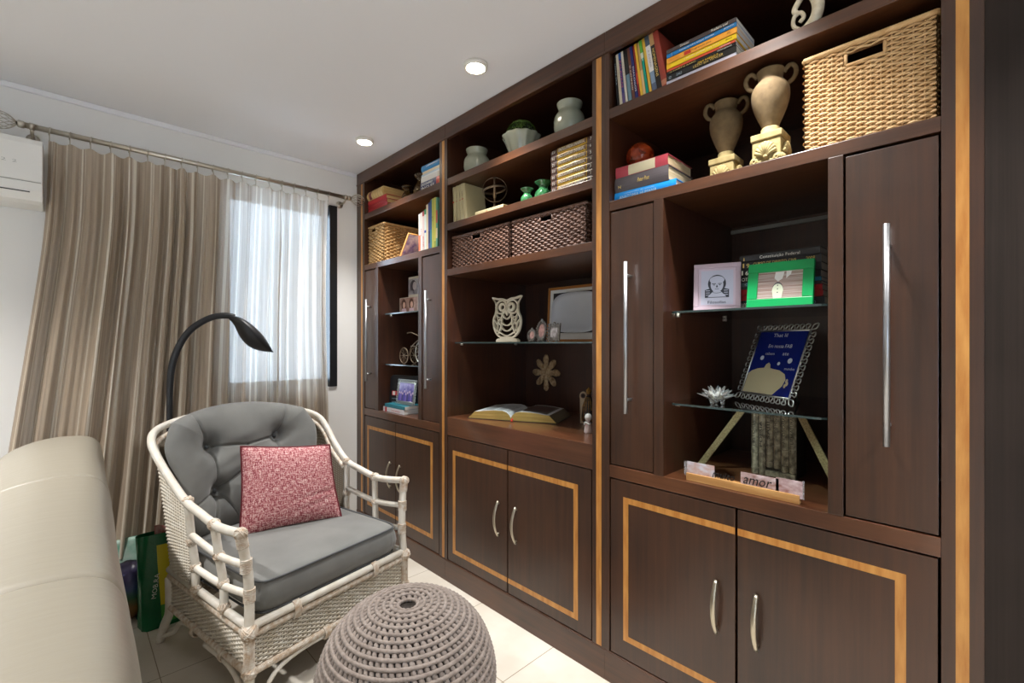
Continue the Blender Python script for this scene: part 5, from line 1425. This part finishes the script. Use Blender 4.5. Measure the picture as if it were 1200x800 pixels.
# recess: owl cut-out
OWL = mat('cream_mdf', (206, 196, 174), .7)
t = thing('owl_figurine', 'cream fretwork owl figure standing on the glass shelf of the middle bay', 'figurine', (1.63, 1.715, 1.3032))
oo = V((1.618, 1.715, 1.3032)); A_, B_ = V((.12, -1, 0)).normalized(), EZ; TH = .013
def pl(pts): return [(p[0], p[1]) for p in pts]
def tubeflat(b, pts, w, closed=False):
    """flat cut strip of width w following 2-D pts, TH thick"""
    n = len(pts); L_ = []; R_ = []
    for i in range(n):
        a = pts[i-1] if (i or closed) else pts[i]; c_ = pts[(i+1) % n] if (i < n-1 or closed) else pts[i]
        dx, dy = c_[0]-a[0], c_[1]-a[1]; l = math.hypot(dx, dy) or 1
        L_.append((pts[i][0] - dy/l*w/2, pts[i][1] + dx/l*w/2)); R_.append((pts[i][0] + dy/l*w/2, pts[i][1] - dx/l*w/2))
    if closed: b.ring(L_, R_, oo, A_, B_, TH, OWL)
    else: b.prism(R_ + L_[::-1], oo, A_, B_, TH, OWL)
def sm2(pts, n=6, closed=False): return [(p.x, p.z) for p in smooth_path([V((a, 0, c)) for a, c in pts], n, closed)]
b = MB()
body = sm2([(.0, .020), (.045, .022), (.078, .050), (.093, .095), (.090, .125), (.078, .150), (.074, .185), (.079, .205), (.096, .232), (.060, .226), (.030, .224), (.0, .216), (-.030, .224), (-.060, .226), (-.096, .232), (-.079, .205), (-.074, .185), (-.078, .150), (-.090, .125), (-.093, .095), (-.078, .050), (-.045, .022)], 6, True)
cen2 = (0, .12)
inner = [(cen2[0] + (p[0]-cen2[0])*(1 - .0085/max(.03, math.hypot(p[0], p[1]-.12))), cen2[1] + (p[1]-cen2[1])*(1 - .0085/max(.03, math.hypot(p[0], p[1]-.12)))) for p in body]
b.ring(body, inner, oo, A_, B_, TH, OWL)
b.prism([(-.070, 0), (.070, 0), (.070, .010), (.060, .017), (.03, .022), (-.03, .022), (-.060, .017), (-.070, .010)], oo, A_, B_, TH + .012, OWL)
for s in (-1, 1):
    e = (s*.032, .178)
    tubeflat(b, oval(e[0] + s*.004, e[1], .036, .034, 28), .0065, True)
    b.ring(oval(e[0] - s*.003, e[1], .023, .023, 28), oval(e[0] - s*.005, e[1], .0115, .0115, 28), oo, A_, B_, TH, OWL)
    tubeflat(b, sm2([(s*.090, .226), (s*.062, .219), (s*.03, .216), (s*.004, .202), (0, .185)]), 0.00600)
    tubeflat(b, sm2([(s*.074, .150), (s*.05, .148), (s*.028, .150), (s*.016, .158), (0, .165)]), 0.00560)
    tubeflat(b, sm2([(s*.030, .148), (s*.034, .120), (s*.036, .09), (s*.046, .060), (s*.062, .035)]), 0.00640)
    # wing feathers
    tubeflat(b, sm2([(s*.074, .150), (s*.062, .130), (s*.040, .126)]), 0.0048)
    tubeflat(b, sm2([(s*.088, .118), (s*.070, .100), (s*.062, .078), (s*.066, .052)]), 0.0048)
    tubeflat(b, sm2([(s*.040, .122), (s*.056, .105), (s*.063, .085), (s*.060, .062), (s*.05, .05)]), 0.0048)
    tubeflat(b, sm2([(s*.064, .128), (s*.056, .108), (s*.044, .088)]), 0.0048)
    tubeflat(b, sm2([(s*.090, .090), (s*.078, .072), (s*.064, .052)]), 0.0048)
    tubeflat(b, sm2([(s*.028, .148), (s*.020, .128), (0, .116)]), 0.0056)
tubeflat(b, sm2([(-.036, .105), (-.02, .090), (0, .084), (.02, .090), (.036, .105)]), 0.0056)
tubeflat(b, sm2([(-.038, .078), (-.02, .062), (0, .056), (.02, .062), (.038, .078)]), 0.0056)
tubeflat(b, sm2([(-.048, .050), (-.02, .036), (0, .032), (.02, .036), (.048, .050)]), 0.0056)
b.prism([(0, .134), (.007, .146), (.006, .158), (-.006, .158), (-.007, .146)], oo, A_, B_, TH, OWL)
b.build('cut_out_body', t)
# three ornate pewter mini frames
PWF = mat('pewter_frame', (150, 146, 142), .32, .85, var=((90, 90, 90), (96, 92, 88)))
MPH = mat('tiny_photo', (208, 168, 158), .5, var=((60, 60, 60), (150, 110, 108)))
MPW = mat('tiny_photo_grey', (196, 190, 188), .5, var=((60, 60, 60), (120, 112, 112)))
t = thing('miniature_frame', 'three joined ornate pewter miniature photo frames right of the cream owl', 'picture frame', (1.63, 1.48, 1.3032))
for (cy, hh, wd, sq, m) in ((1.547, .054, .050, 0, MPH), (1.484, .094, .064, 0, MPH), (1.407, .076, .072, 1, MPW)):
    c = V((1.628, cy, 1.3032 + hh/2 + .006)); A2 = YR; B2 = (EZ + XV*.12).normalized()
    b = MB()
    if sq: o_, i_ = [(-wd/2, -hh/2), (wd/2, -hh/2), (wd/2, hh/2), (-wd/2, hh/2)], [(-wd*.3, -hh*.3), (wd*.3, -hh*.3), (wd*.3, hh*.3), (-wd*.3, hh*.3)]
    else: o_, i_ = oval(0, 0, wd/2, hh/2, 24), oval(0, 0, wd*.32, hh*.34, 24)
    b.ring(o_, i_, c, A2, B2, .006, PWF)
    per = [((o_[i][0]*(1-f) + o_[(i+1) % len(o_)][0]*f), (o_[i][1]*(1-f) + o_[(i+1) % len(o_)][1]*f)) for i in range(len(o_)) for f in ([0, .2, .4, .6, .8] if sq else [0])]
    for p in per: b.ell(c + A2*p[0] + B2*p[1], .0044, PWF, 7, 5)
    b.ell(c + B2*(hh/2 + .005), (.006, .007, .006), PWF, 10, 6)
    for s in (-1, 1): b.ell(c - B2*(hh/2 + .002) + A2*(s*wd*.28), (.005, .006, .005), PWF, 8, 6)
    b.tube([c - XV*-.006 - B2*hh*.3, V((c.x + .03, c.y, 1.3034))], .002, PWF, 6)
    f = b.build('frame', t)
    b = MB(); N2 = A2.cross(B2)
    b.add([c + A2*p[0] + B2*p[1] - N2*.003 for p in i_], [tuple(range(len(i_)))], m); b.build('photo', f)
# framed round silver plate
t = thing('framed_plate', 'wood edged white mount with a round silver plate leaning behind the middle glass shelf', 'framed plate', (1.90, 1.47, 1.3032))
L2 = V((.0, -1, 0)); U2 = V((.06, 0, 1)).normalized(); o2 = V((1.895, 1.690, 1.3035)); W2, H2 = .40, .295; N2 = L2.cross(U2)
b = MB(); bd = .014; PALEWOOD = mat('amber_wood', (164, 106, 46), .45)
b.obox(o2, L2*W2, U2*bd, -N2*.02, PALEWOOD); b.obox(o2 + U2*(H2-bd), L2*W2, U2*bd, -N2*.02, PALEWOOD); b.obox(o2 + U2*bd, L2*bd, U2*(H2-2*bd), -N2*.02, PALEWOOD); b.obox(o2 + U2*bd + L2*(W2-bd), L2*bd, U2*(H2-2*bd), -N2*.02, PALEWOOD)
b.build('frame', t, bevel=.001)
b = MB(); b.obox(o2 + L2*bd + U2*bd - N2*.004, L2*(W2-2*bd), U2*(H2-2*bd), -N2*.008, mat('white_mount', (226, 225, 220), .7)); b.build('mount', t)
b = MB(); b.obox(o2 + L2*.036 + U2*.048 - N2*.0035, L2*(W2-.072), U2*(H2-.08), -N2*.001, mat('dark_velvet', (58, 56, 58), .9)); b.build('backing', t)
b = MB(); c2 = o2 + L2*(W2/2) + U2*(H2*.52)
PLT = mat('silver_plate', (206, 210, 218), .34, .35)
vs = []; fs = []
for (r, d) in ((.001, .004), (.10, .004), (.118, .010), (.150, .0125), (.152, .012)):
    for k in range(56):
        ca, sa = math.cos(2*PI*k/56), math.sin(2*PI*k/56)
        vs.append(c2 + (L2*math.copysign(abs(ca)**.62, ca)*1.07 + U2*math.copysign(abs(sa)**.62, sa)*.70)*r + N2*d)
for i in range(4):
    for k in range(56): fs.append((i*56+k, (i+1)*56+k, (i+1)*56+(k+1) % 56, i*56+(k+1) % 56))
b.add(vs, fs, PLT, True); b.build('round_plate', t)
# starburst wall ornament
SB = mat('carved_whitewashed_wood', (190, 166, 130), .75, var=((60, 60, 60), (142, 112, 78)), bump=((120, 120, 120), .5, .003))
t = thing('starburst_ornament', 'carved pale wooden starburst ornament hanging on the back of the middle recess', 'ornament', (2.10, 1.885, 1.01))
sc1 = V((2.112, 1.885, 1.118))
for k in range(8):
    a = PI/2 + 2*PI*k/8; d = V((0, -math.cos(a), math.sin(a))); s = V((0, -d.z, d.y))
    b = MB(); R = Matrix((s, XV, d)).transposed()
    r1 = .105 if k % 2 == 0 else .098
    b.ell(sc1 + d*(r1*.74), (.0215, .010, .034), SB, 14, 10, R=R, fn=lambda q: 1 + .07*math.sin(12*q.x))
    b.ell(sc1 + d*(r1*.36), (.017, .013, .040), SB, 12, 8, R=R)
    for q in (-1, 0, 1): b.tube([sc1 + d*(r1*.45) - XV*.010 + s*(.0*q), sc1 + d*(r1*.76) + s*(.010*q) - XV*.0105, sc1 + d*(r1*.98) + s*(.006*q) - XV*.005], .0024, SB, 6)
    b.build('petal', t)
b = MB(); b.ell(sc1, (.016, .014, .014), SB, 14, 10); b.build('centre', t)
# open bible
t = thing('open_bible', 'large open bible with gilt page edges lying on the middle counter', 'book', (1.79, 1.72, .8962))
BO = V((1.553, 1.940, .8965)); Lb = V((.204, -.447, 0)).normalized(); Db = V((.447, .204, 0)).normalized()   # bottom edge, depth
BWd, BDp = .485, .285
GILT = mat('gilt_page_edges', (206, 178, 106), .4, .25, var=((4, 4, 500), (160, 132, 70))); LEA = mat('dark_bible_leather', (52, 44, 38), .45)
PGL = mat('bible_page', (206, 206, 208), .8); PGD = mat('bible_illustration', (92, 60, 52), .6, var=((20, 20, 20), (54, 44, 42)))
b = MB(); b.obox(BO - Lb*.006 - Db*.004, Lb*(BWd+.012), Db*(BDp+.010), EZ*.003, LEA); b.build('cover', t, bevel=.001)
def page_top(f, left):
    """height of the page block; f 0 at the gutter, 1 at the fore edge"""
    return .016 + .034*math.sin(PI*min(1, f*1.25 + .06)**.6)**.9 if f < .75 else max(.008, .045 - (f-.75)*.14)
def prof_page(f): 
    pts = [(0, .012), (.04, .026), (.12, .040), (.25, .047), (.5, .047), (.75, .043), (1, .036)]
    for (a, za), (c_, zc) in zip(pts, pts[1:]):
        if a <= f <= c_: return za + (zc - za)*(f - a)/(c_ - a)
for left in (1, 0):
    b = MB(); hw = BWd*.5; mid = BO + Lb*hw + EZ*.003
    sg = -1 if left else 1
    n = 24; inset = .0
    def P3(f, e, z):
        # pages fan out towards the fore edge near the bottom of the block
        spread = .05*(1 - z/.047) if f > .999 else 0
        return mid + Lb*(sg*(hw*.80*f + spread)) + Db*(BDp*e) + EZ*z
    top = [[P3(i/n, e/6, prof_page(i/n)) for i in range(n+1)] for e in range(7)]
    vs = [p for r in top for p in r]; fs = []
    for e in range(6):
        for i in range(n): fs.append((e*(n+1)+i, e*(n+1)+i+1, (e+1)*(n+1)+i+1, (e+1)*(n+1)+i))
    b.add(vs, fs, PGL, True)
    for e in (0., 1.):
        vs = []; 
        for i in range(n+1): vs += [P3(i/n, e, prof_page(i/n)), P3(i/n if i < n else 1., e, 0.0)]
        b.add(vs, [(2*i, 2*i+2, 2*i+3, 2*i+1) for i in range(n)], GILT)
    b.add([P3(1, 0, .036), P3(1, 1, .036), P3(1, 1, 0), P3(1, 0, 0)], [(0, 1, 2, 3)], GILT if left else mat('dark_page_edge', (112, 100, 78), .5))  # right fore edge coloured darker than the left one
    b.build('page_block', t)
    b = MB()
    if left: 
        m = mat('ink_text_grey', (128, 128, 132), .8)
        for col_ in (0, 1):
            for k in range(26):
                e = .10 + .03*k
                if k % 9 == 4: continue
                f0, f1 = (.12, .48) if col_ == 0 else (.56, .92)
                pts = [P3(f0 + (f1-f0)*q/5, e, prof_page(f0 + (f1-f0)*q/5) + .0006) for q in range(6)] + [P3(f0 + (f1-f0)*q/5, e + .013, prof_page(f0 + (f1-f0)*q/5) + .0006) for q in range(5, -1, -1)]
                b.add(pts, [(q, q+1, 10-q, 11-q) for q in range(5)], m)
        b.build('printed_text', t)
    else:
        for f0, f1, e0, e1, m in ((.04, .96, .08, .94, mat('bible_dark_page', (104, 98, 92), .7)), (.25, .9, .22, .80, PGD)):
            b.grid(lambda u, v: P3(f0 + (f1-f0)*u, e0 + (e1-e0)*v, prof_page(f0 + (f1-f0)*u) + (.0005 if f0 < .1 else .001)), 12, 4, m)
        b.build('printed_illustration', t)
b = MB(); p = BO + Lb*(BWd*.52) - Db*.006; b.tube([p + Db*.03 + EZ*.014, p + EZ*.010 - Db*.004, p - Db*.012 + EZ*.003, p - Db*.018 + Lb*.01 + EZ*.0035], .0045, mat('red_ribbon', (214, 44, 36), .5), 6, flat=((0, 0, 1), .4)); b.build('ribbon_marker', t)
# small figures right of the bible
t = thing('saint_statuette', 'dark robed saint statuette with a gold crown beside the bible', 'statuette', (1.80, 1.335, .8962))
cx, cy = 1.80, 1.335; RB = mat('dark_robe', (40, 34, 32), .5); GO = mat('gold_paint', (196, 150, 70), .4, .5, var=((80, 80, 80), (90, 64, 36)))
b = MB(); b.lathe([(0, 0), (.024, 0), (.024, .012), (.018, .018), (0, .018)], (cx, cy, .8962), GO, 20); b.build('base', t)
b = MB(); b.lathe([(.014, .018), (.032, .03), (.034, .06), (.028, .10), (.017, .135), (.010, .15), (0, .15)], (cx, cy, .8962), RB, 24, fn=lambda a, q: 1 + .06*math.sin(8*a)); b.build('robe', t)
b = MB()
for k in range(6):
    a = PI + .5*(k - 2.5)/1.2; b.tube([(cx + .0345*math.cos(a), cy + .0345*math.sin(a), .928), (cx + .029*math.cos(a), cy + .029*math.sin(a), .996), (cx + .013*math.cos(a), cy + .013*math.sin(a), 1.04)], .0018, GO, 6)
b.lathe([(.009, .158), (.012, .165), (.013, .178), (.006, .182), (0, .192)], (cx, cy, .8962), GO, 14); b.build('gold_trim', t)
b = MB(); b.ell((cx, cy, .8962 + .154), (.009, .009, .011), mat('dark_face', (70, 48, 38), .6), 14, 10); b.build('head', t)
t = thing('carved_tag', 'pale wooden tag with a round hole standing behind the small white figurine', 'ornament', (1.87, 1.415, .8962))
b = MB(); o3 = V((1.868, 1.420, .8962)); A3 = V((.3, -1, 0)).normalized(); TG = mat('tag_wood', (176, 158, 134), .7)
out = [(-.016, 0), (.016, 0)] + [(.020*math.cos(q) , .135 + .024*math.sin(q)) for q in [-.5 + (PI + 1)*i/18 for i in range(19)]]
b.prism(out, o3, A3, EZ, .008, TG); N3 = A3.cross(EZ)
b.build('board', t, bevel=.001)
b = MB(); b.ring(oval(0, .138, .0125, .0125, 20), oval(0, .138, .007, .007, 20), o3 + N3*.0015, A3, EZ, .002, mat('eyelet_dark', (64, 44, 40), .5)); b.prism(oval(0, .138, .007, .007, 16), o3 + N3*.0006, A3, EZ, .001, DARK); b.build('eyelet', t)
t = thing('praying_figurine', 'tiny white and pink porcelain figurine at the right edge of the middle counter', 'figurine', (1.685, 1.252, .8962))
cx, cy = 1.685, 1.252; PO = mat('white_porcelain', (222, 216, 214), .25, coat=.4, coat_r=.08); PKP = mat('pink_porcelain', (206, 170, 168), .3, var=((160, 160, 10), (222, 212, 210)))
b = MB(); b.lathe([(0, 0), (.018, 0), (.0195, .004), (.016, .03), (.0125, .046), (.008, .052), (0, .054)], (cx, cy, .8962), PKP, 24, fn=lambda a, q: 1 + .05*math.sin(10*a)); b.build('gown', t)
b = MB(); b.ell((cx, cy, .8962 + .070), (.0165, .0165, .0175), PO, 20, 12); b.ell((cx - .012, cy + .004, .8962 + .064), (.003, .003, .003), PO, 8, 6); b.build('head', t)
b = MB()
for s in (-1, 1): b.tube([(cx, cy + s*.012, .8962 + .046), (cx - .012, cy + s*.012, .8962 + .038), (cx - .018, cy + s*.002, .8962 + .050)], .004, PO, 8)
b.build('arms', t)

# ================================================================ bay nearest the curtain
G = 'books lying at the left of the far top shelf'
REDB = (172, 34, 40)
YP = mat('yellowed_pages', (222, 190, 128), .8, var=((4, 4, 400), (190, 150, 90)))
stack([
 ('bottom red hardcover on the far top shelf', REDB, .032, .262, .19, [('ROMANCE', .5, .5, .25, .35, mat('ink_dim_gold', (190, 110, 80), .5))], [], .12, 0, YP),
 ('middle red hardcover on the far top shelf', (164, 30, 38), .031, .258, .20, [('NOVELA', .5, .5, .25, .3, mat('ink_dim_gold', (190, 110, 80), .5))], [], .12, .0, YP),
 ('upper red hardcover under the old banded tan book', (180, 40, 44), .030, .252, .20, [], [], .12, .002, YP),
 ('old tan leather book with raised bands on top of the red hardcovers', (206, 176, 116), .062, .212, .22, [], [(.14, .30, .05, .95, (112, 42, 40)), (.40, .415, .04, .96, (150, 116, 66)), (.55, .565, .04, .96, (150, 116, 66)), (.70, .715, .04, .96, (150, 116, 66)), (.86, .875, .04, .96, (150, 116, 66))], .22, .002, YP),
], 1.534, 3.030, ZA1, G)
ABG = mat('amber_bottle_glass', (150, 112, 50), .05, trans=.88, spec=.8)
def bottle(lab, cx, cy, r, h):
    P = smooth_path([V((r*.8, 0, 0)), V((r, 0, h*.08)), V((r*1.02, 0, h*.35)), V((r*.8, 0, h*.56)), V((r*.55, 0, h*.70)), V((r*.52, 0, h*.82)), V((r*.86, 0, h*.93)), V((r*.90, 0, h)), V((r*.80, 0, h))], 5)
    b = MB(); b.lathe([(p.x, p.z) for p in P] + [(p.x - .003, max(.004, p.z)) for p in P[::-1]] + [(0, .004)], (cx, cy, ZA1), ABG, 36, cap=True)
    tag(b.build('glass_jar', org=(cx, cy, ZA1)), lab, 'jar', 'amber glass jars')
bottle('smaller amber glass jar with flared lip right of the red hardcovers', 1.615, 2.655, .040, .125)
bottle('taller amber glass jar with flared lip beside the lying white books', 1.63, 2.510, .050, .165)
G = 'books lying at the right of the far top shelf'
stack([
 ('thick navy dictionary with a red and yellow end, lowest of the far pile', (44, 46, 92), .056, .235, .17, [('DICIONARIO', .30, .72, .24, .50, INKW), ('INGLES', .34, .30, .36, .56, INKW)], [(.70, 1., .0, 1., (206, 64, 50)), (.82, 1., .0, .55, (230, 176, 60))], .05, 0, WPAPER),
 ('white book above the navy dictionary', (214, 212, 206), .028, .228, .17, [], [(.75, 1., .0, 1., (206, 196, 176))], 0, -.004, WPAPER),
 ('pale blue and white striped book in the far pile', (176, 196, 210), .018, .222, .17, [], [(.0, 1., .0, .45, (222, 222, 218))], 0, -.008, WPAPER),
 ('slim cream book under the bright blue one in the far pile', (206, 194, 158), .016, .212, .17, [], [], 0, -.020, WPAPER),
 ('bright blue hardcover on top of the far pile', (38, 124, 178), .036, .222, .18, [('HISTORIA', .5, .62, .2, .5, INKW)], [(.30, 1., .62, .78, (206, 220, 232))], .12, -.012, WPAPER),
], 1.534, 2.372, ZA1, G)
G = 'upright books beside the pale cane basket'
row([
 ('white paperback with an orange lower spine, leftmost of the upright far row', (224, 222, 216), .020, .232, .15, 1, [], [(.55, .95, (226, 110, 70))], 0, WPAPER),
 ('plain white paperback second in the upright far row', (220, 216, 208), .020, .236, .15, .6, [('ARTE', .5, .5, .4, .2, INKR)], [], 0, WPAPER),
 ('pinkish white paperback with red marks in the upright far row', (214, 190, 184), .021, .240, .15, .6, [('BEM VIVER', .75, .5, .5, .25, INKR)], [(.0, .12, (170, 70, 74))], 0, WPAPER),
 ('white paperback with a green top in the upright far row', (210, 222, 216), .019, .247, .15, .5, [], [(.0, .12, (34, 140, 90)), (.5, .56, (50, 80, 160))], 0, WPAPER),
 ('tall cream paperback in the upright far row', (220, 200, 162), .021, .272, .15, .5, [], [], 0, WPAPER),
 ('navy paperback in the upright far row', (64, 68, 128), .020, .278, .15, .4, [], [(.6, .85, (40, 44, 90))], 0, WPAPER),
 ('blue paperback with a teal foot in the upright far row', (52, 96, 140), .016, .292, .15, .4, [], [(.6, 1., (56, 130, 140))], 0, WPAPER),
 ('olive yellow paperback in the upright far row', (190, 190, 84), .022, .294, .15, .3, [('guia', .4, .5, .5, .1, INKK)], [], 0, WPAPER),
 ('lime yellow paperback in the upright far row', (214, 206, 96), .018, .296, .15, .2, [], [(.85, 1., (160, 170, 60))], 0, WPAPER),
 ('teal and coral paperback at the right end of the upright far row', (110, 170, 140), .016, .292, .15, .1, [], [(.25, .5, (206, 100, 90)), (.6, .8, (222, 206, 160))], 0, WPAPER),
], 1.536, 2.396, ZB1, G)
# leaning thin books beside the basket
TANE = mat('tan_card_edge', (206, 150, 84), .6)
def leaner(lab, foot, h, ln, th, m, face):
    a = math.radians(38); up = V((0, -math.sin(a), math.cos(a))); n = V((0, -math.cos(a), -math.sin(a)))
    o = V(foot); t = thing('leaning_book', lab, 'book', o + XV*ln/2, 'thin books leaning by the pale cane basket')
    b = MB(); b.obox(o, XV*ln, up*h, -n*th, m); b.build('cover', t, bevel=.0008)
    b = MB(); b.obox(o + XV*.004 + up*.004 + n*.0, XV*(ln-.008), up*(h-.008), n*.0006, face); b.build('printed_face', t)
leaner('thin tan edged book leaning on the side of the pale cane basket', (1.56, 2.655, ZB1 + .012), .145, .15, .010, TANE, mat('cream_card', (210, 196, 160), .6))
leaner('thin book with a violet and white cover leaning in front of the tan edged one', (1.55, 2.632, ZB1 + .012), .165, .16, .012, TANE, mat('violet_white_print', (216, 214, 226), .4, var=((16, 16, 16), (66, 56, 150))))
book('tan edged book lying flat under the leaning books', (1.545, 2.69, ZB1 + .0004), YR, EZ, .28, .16, .011, TANE, WPAPER)
# far recess: photo blocks
PB1 = mat('photo_girls', (206, 176, 160), .35, var=((22, 22, 22), (120, 70, 56))); PB2 = mat('photo_portrait_grey', (206, 200, 202), .35, var=((16, 16, 16), (84, 76, 84)))
CRF = mat('cream_block', (214, 206, 186), .5); SKN = mat('photo_skin', (222, 182, 160), .5); HR = mat('photo_hair', (84, 52, 40), .6)
t = thing('photo_block', 'cream photo block with two dark haired figures on the far glass shelf', 'photo block', (1.71, 2.725, 1.4942), 'photo blocks')
b = MB(); b.box(1.665, 1.76, 2.840, 2.600, 1.4945, 1.607, CRF); b.build('block', t, bevel=.003)
b = MB(); c0 = V((1.6645, 2.836, 1.4965)); rect(b, c0, YR, EZ, .004, .003, .228, .106, PB1, .0004)
for fx in (.055, .150):
    shape(b, c0, YR, EZ, oval(fx, .062, .030, .038, 16), HR, .0008); shape(b, c0, YR, EZ, oval(fx + .004, .058, .017, .022, 14), SKN, .0012); shape(b, c0, YR, EZ, [(fx-.035, .004), (fx+.04, .004), (fx+.026, .036), (fx-.022, .036)], mat('photo_blouse', (222, 196, 206), .6), .0010)
b.build('photo', t)
t = thing('photo_block', 'smaller cream photo block with a grey portrait, stacked on the lower photo block', 'photo block', (1.72, 2.665, 1.607), 'photo blocks')
b = MB(); b.box(1.675, 1.765, 2.742, 2.600, 1.6073, 1.742, CRF); b.build('block', t, bevel=.003)
b = MB(); c0 = V((1.6745, 2.740, 1.622)); rect(b, c0, YR, EZ, .002, .0, .136, .104, PB2, .0004)
shape(b, c0, YR, EZ, oval(.062, .060, .036, .036, 18), mat('photo_dark_hair', (70, 62, 68), .6), .0008); shape(b, c0, YR, EZ, oval(.078, .056, .022, .028, 16), mat('photo_grey_face', (196, 184, 184), .6), .0012); b.build('photo', t)
# penny farthing ornament
t = thing('toy_tricycle', 'metal wire tricycle ornament on the lower far glass shelf', 'ornament', (1.66, 2.60, 1.1602))
def wheel(c, r, m, k=10):
    b = MB(); c = V(c)
    b.tube([c + V((0, r*math.cos(2*PI*i/32), r*math.sin(2*PI*i/32))) for i in range(32)], .0034, m, 8, closed=True)
    for i in range(k): a = PI*2*i/k; b.tube([c, c + V((0, r*math.cos(a), r*math.sin(a)))], .0013, m, 5)
    b.tube([c - XV*.008, c + XV*.008], .005, m, 8); b.build('wheel', t)
wheel((1.655, 2.545, 1.1602 + .078), .0745, STEEL, 14); wheel((1.62, 2.705, 1.1602 + .055), .0515, BRZ); wheel((1.70, 2.705, 1.1602 + .055), .0515, BRZ)
b = MB(); b.tube([(1.62, 2.705, 1.2152), (1.70, 2.705, 1.2152)], .003, BRZ, 8)
b.tube(smooth_path([(1.66, 2.705, 1.2152), (1.66, 2.68, 1.27), (1.66, 2.61, 1.31), (1.66, 2.56, 1.325)], 6), .0035, BRZ, 8)
b.tube([(1.655, 2.545, 1.238), (1.655, 2.555, 1.345)], .0035, BRZ, 8); b.build('tube_frame', t)
b = MB(); b.tube(smooth_path([(1.62, 2.665, 1.363), (1.63, 2.63, 1.366), (1.64, 2.60, 1.355), (1.655, 2.56, 1.342), (1.67, 2.585, 1.352), (1.69, 2.64, 1.362)], 6), .0032, BRZ, 8); b.build('handlebar', t)
b = MB(); b.box(1.64, 1.68, 2.60, 2.66, 1.275, 1.281, BRZ); b.build('seat', t, bevel=.002)
# black case, books and ornate photo frame
t = thing('black_case', 'black rounded case with a red label standing at the back of the far lower recess', 'case', (1.72, 2.66, .8482))
b = MB(); o4 = V((1.580, 2.835, .8485)); A4 = V((.36, -1, 0)).normalized(); U4 = (EZ + XV*.06).normalized()
rc = .03; wq, hq = .33, .235
out = []
for (cx_, cy_, a0) in ((wq-rc, rc, -PI/2), (wq-rc, hq-rc, 0), (rc, hq-rc, PI/2), (rc, rc, PI)): out += arc2(cx_, cy_, rc, rc, a0, a0 + PI/2, 6)
b.prism(out, o4, A4, U4, .030, mat('black_plastic', (24, 25, 29), .3)); b.build('shell', t, bevel=.004)
b = MB(); N4 = A4.cross(U4).normalized()
rect(b, o4, A4, U4, .022, .098, .110, .128, mat('red_label', (206, 34, 44), .4), .0008); rect(b, o4, A4, U4, .028, .101, .050, .125, mat('label_white', (222, 218, 214), .5), .0012)
b.text('cabo', o4 + A4*.042 + U4*.078 + N4*.0008, A4, U4, INKS, h=.008, w=.036); b.text('USP', o4 + A4*.040 + U4*.054 + N4*.0008, A4, U4, INKS, h=.010, w=.030); b.build('label', t)
G = 'books lying under the ornate far photo frame'
zt = stack([
 ('white book with a red spine label at the bottom of the far lower recess', (216, 214, 214), .030, .262, .15, [('boa leitura', .62, .5, .4, .4, INKR), ('livro', .32, .5, .35, .14, INKS)], [(.10, .19, .0, 1., (190, 34, 50))], 0, 0, WPAPER),
 ('teal book on the white one under the ornate far photo frame', (30, 118, 132), .022, .25, .14, [], [], 0, -.022, WPAPER),
], 1.528, 2.815, .8484, G)
t = thing('picture_frame', 'silver wire frame with a purple group photo standing on the teal book', 'picture frame', (1.58, 2.62, zt))
o5 = V((1.562, 2.716, zt + .001)); L5 = V((.05, -1, 0)).normalized(); U5 = (EZ + XV*.14).normalized(); N5 = L5.cross(U5).normalized()
b = MB(); w5, h5, m5 = .215, .165, .022; c = o5 + L5*m5 + U5*m5; iw, ih = w5-2*m5, h5-2*m5
b.obox(c, L5*iw, U5*ih, -N5*.006, mat('group_photo', (170, 150, 206), .25, var=((26, 26, 26), (70, 58, 140))))
Rg = random.Random(9)
for k in range(9):
    x = .012 + (iw-.024)*k/8; y = ih*(.42 + .16*Rg.random())
    shape(b, c, L5, U5, [(x-.010, .004), (x+.010, .004), (x+.007, y-.012), (x-.007, y-.012)], mat('photo_indigo%d' % (k % 3), [(74, 62, 150), (110, 92, 170), (56, 50, 110)][k % 3], .4), .0005)
    shape(b, c, L5, U5, oval(x, y-.004, .006, .008, 10), mat('photo_lilac_face', (206, 178, 206), .4), .0009)
b.build('photo', t)
b = MB(); fr = [c, c + L5*iw, c + L5*iw + U5*ih, c + U5*ih]; Nf2 = N5
for i in range(4): b.tube([fr[i] + N5*.001, fr[(i+1) % 4] + N5*.001], .0026, WIRE, 8)
loops(fr[0], fr[1], -U5, 9, .017); loops(fr[3], fr[2], U5, 9, .017); loops(fr[0], fr[3], -L5, 6, .017); loops(fr[1], fr[2], L5, 6, .017)
for p, dd in ((fr[0], -L5-U5), (fr[1], L5-U5), (fr[2], L5+U5), (fr[3], -L5+U5)):
    dd = dd.normalized(); e = dd.cross(N5).normalized(); b.tube(smooth_path([p, p + dd*.013 + e*.008, p + dd*.025, p + dd*.013 - e*.008, p], 5), .0021, WIRE, 7)
b.build('looped_wire_border', t)
b = MB(); q = c + L5*iw*.5 + U5*ih*.6 - N5*.006; e = q - N5*.05; e.z = zt + .002; b.tube([q, e], .0022, WIRE, 6); b.build('easel_wire', t)

# ---------------------------------------------------------------- view
vs_ = SC.view_settings; vs_.view_transform = 'Standard'; vs_.look = 'None'; vs_.gamma = 1.; vs_.use_curve_mapping = False
vs_.exposure = EXPOSURE
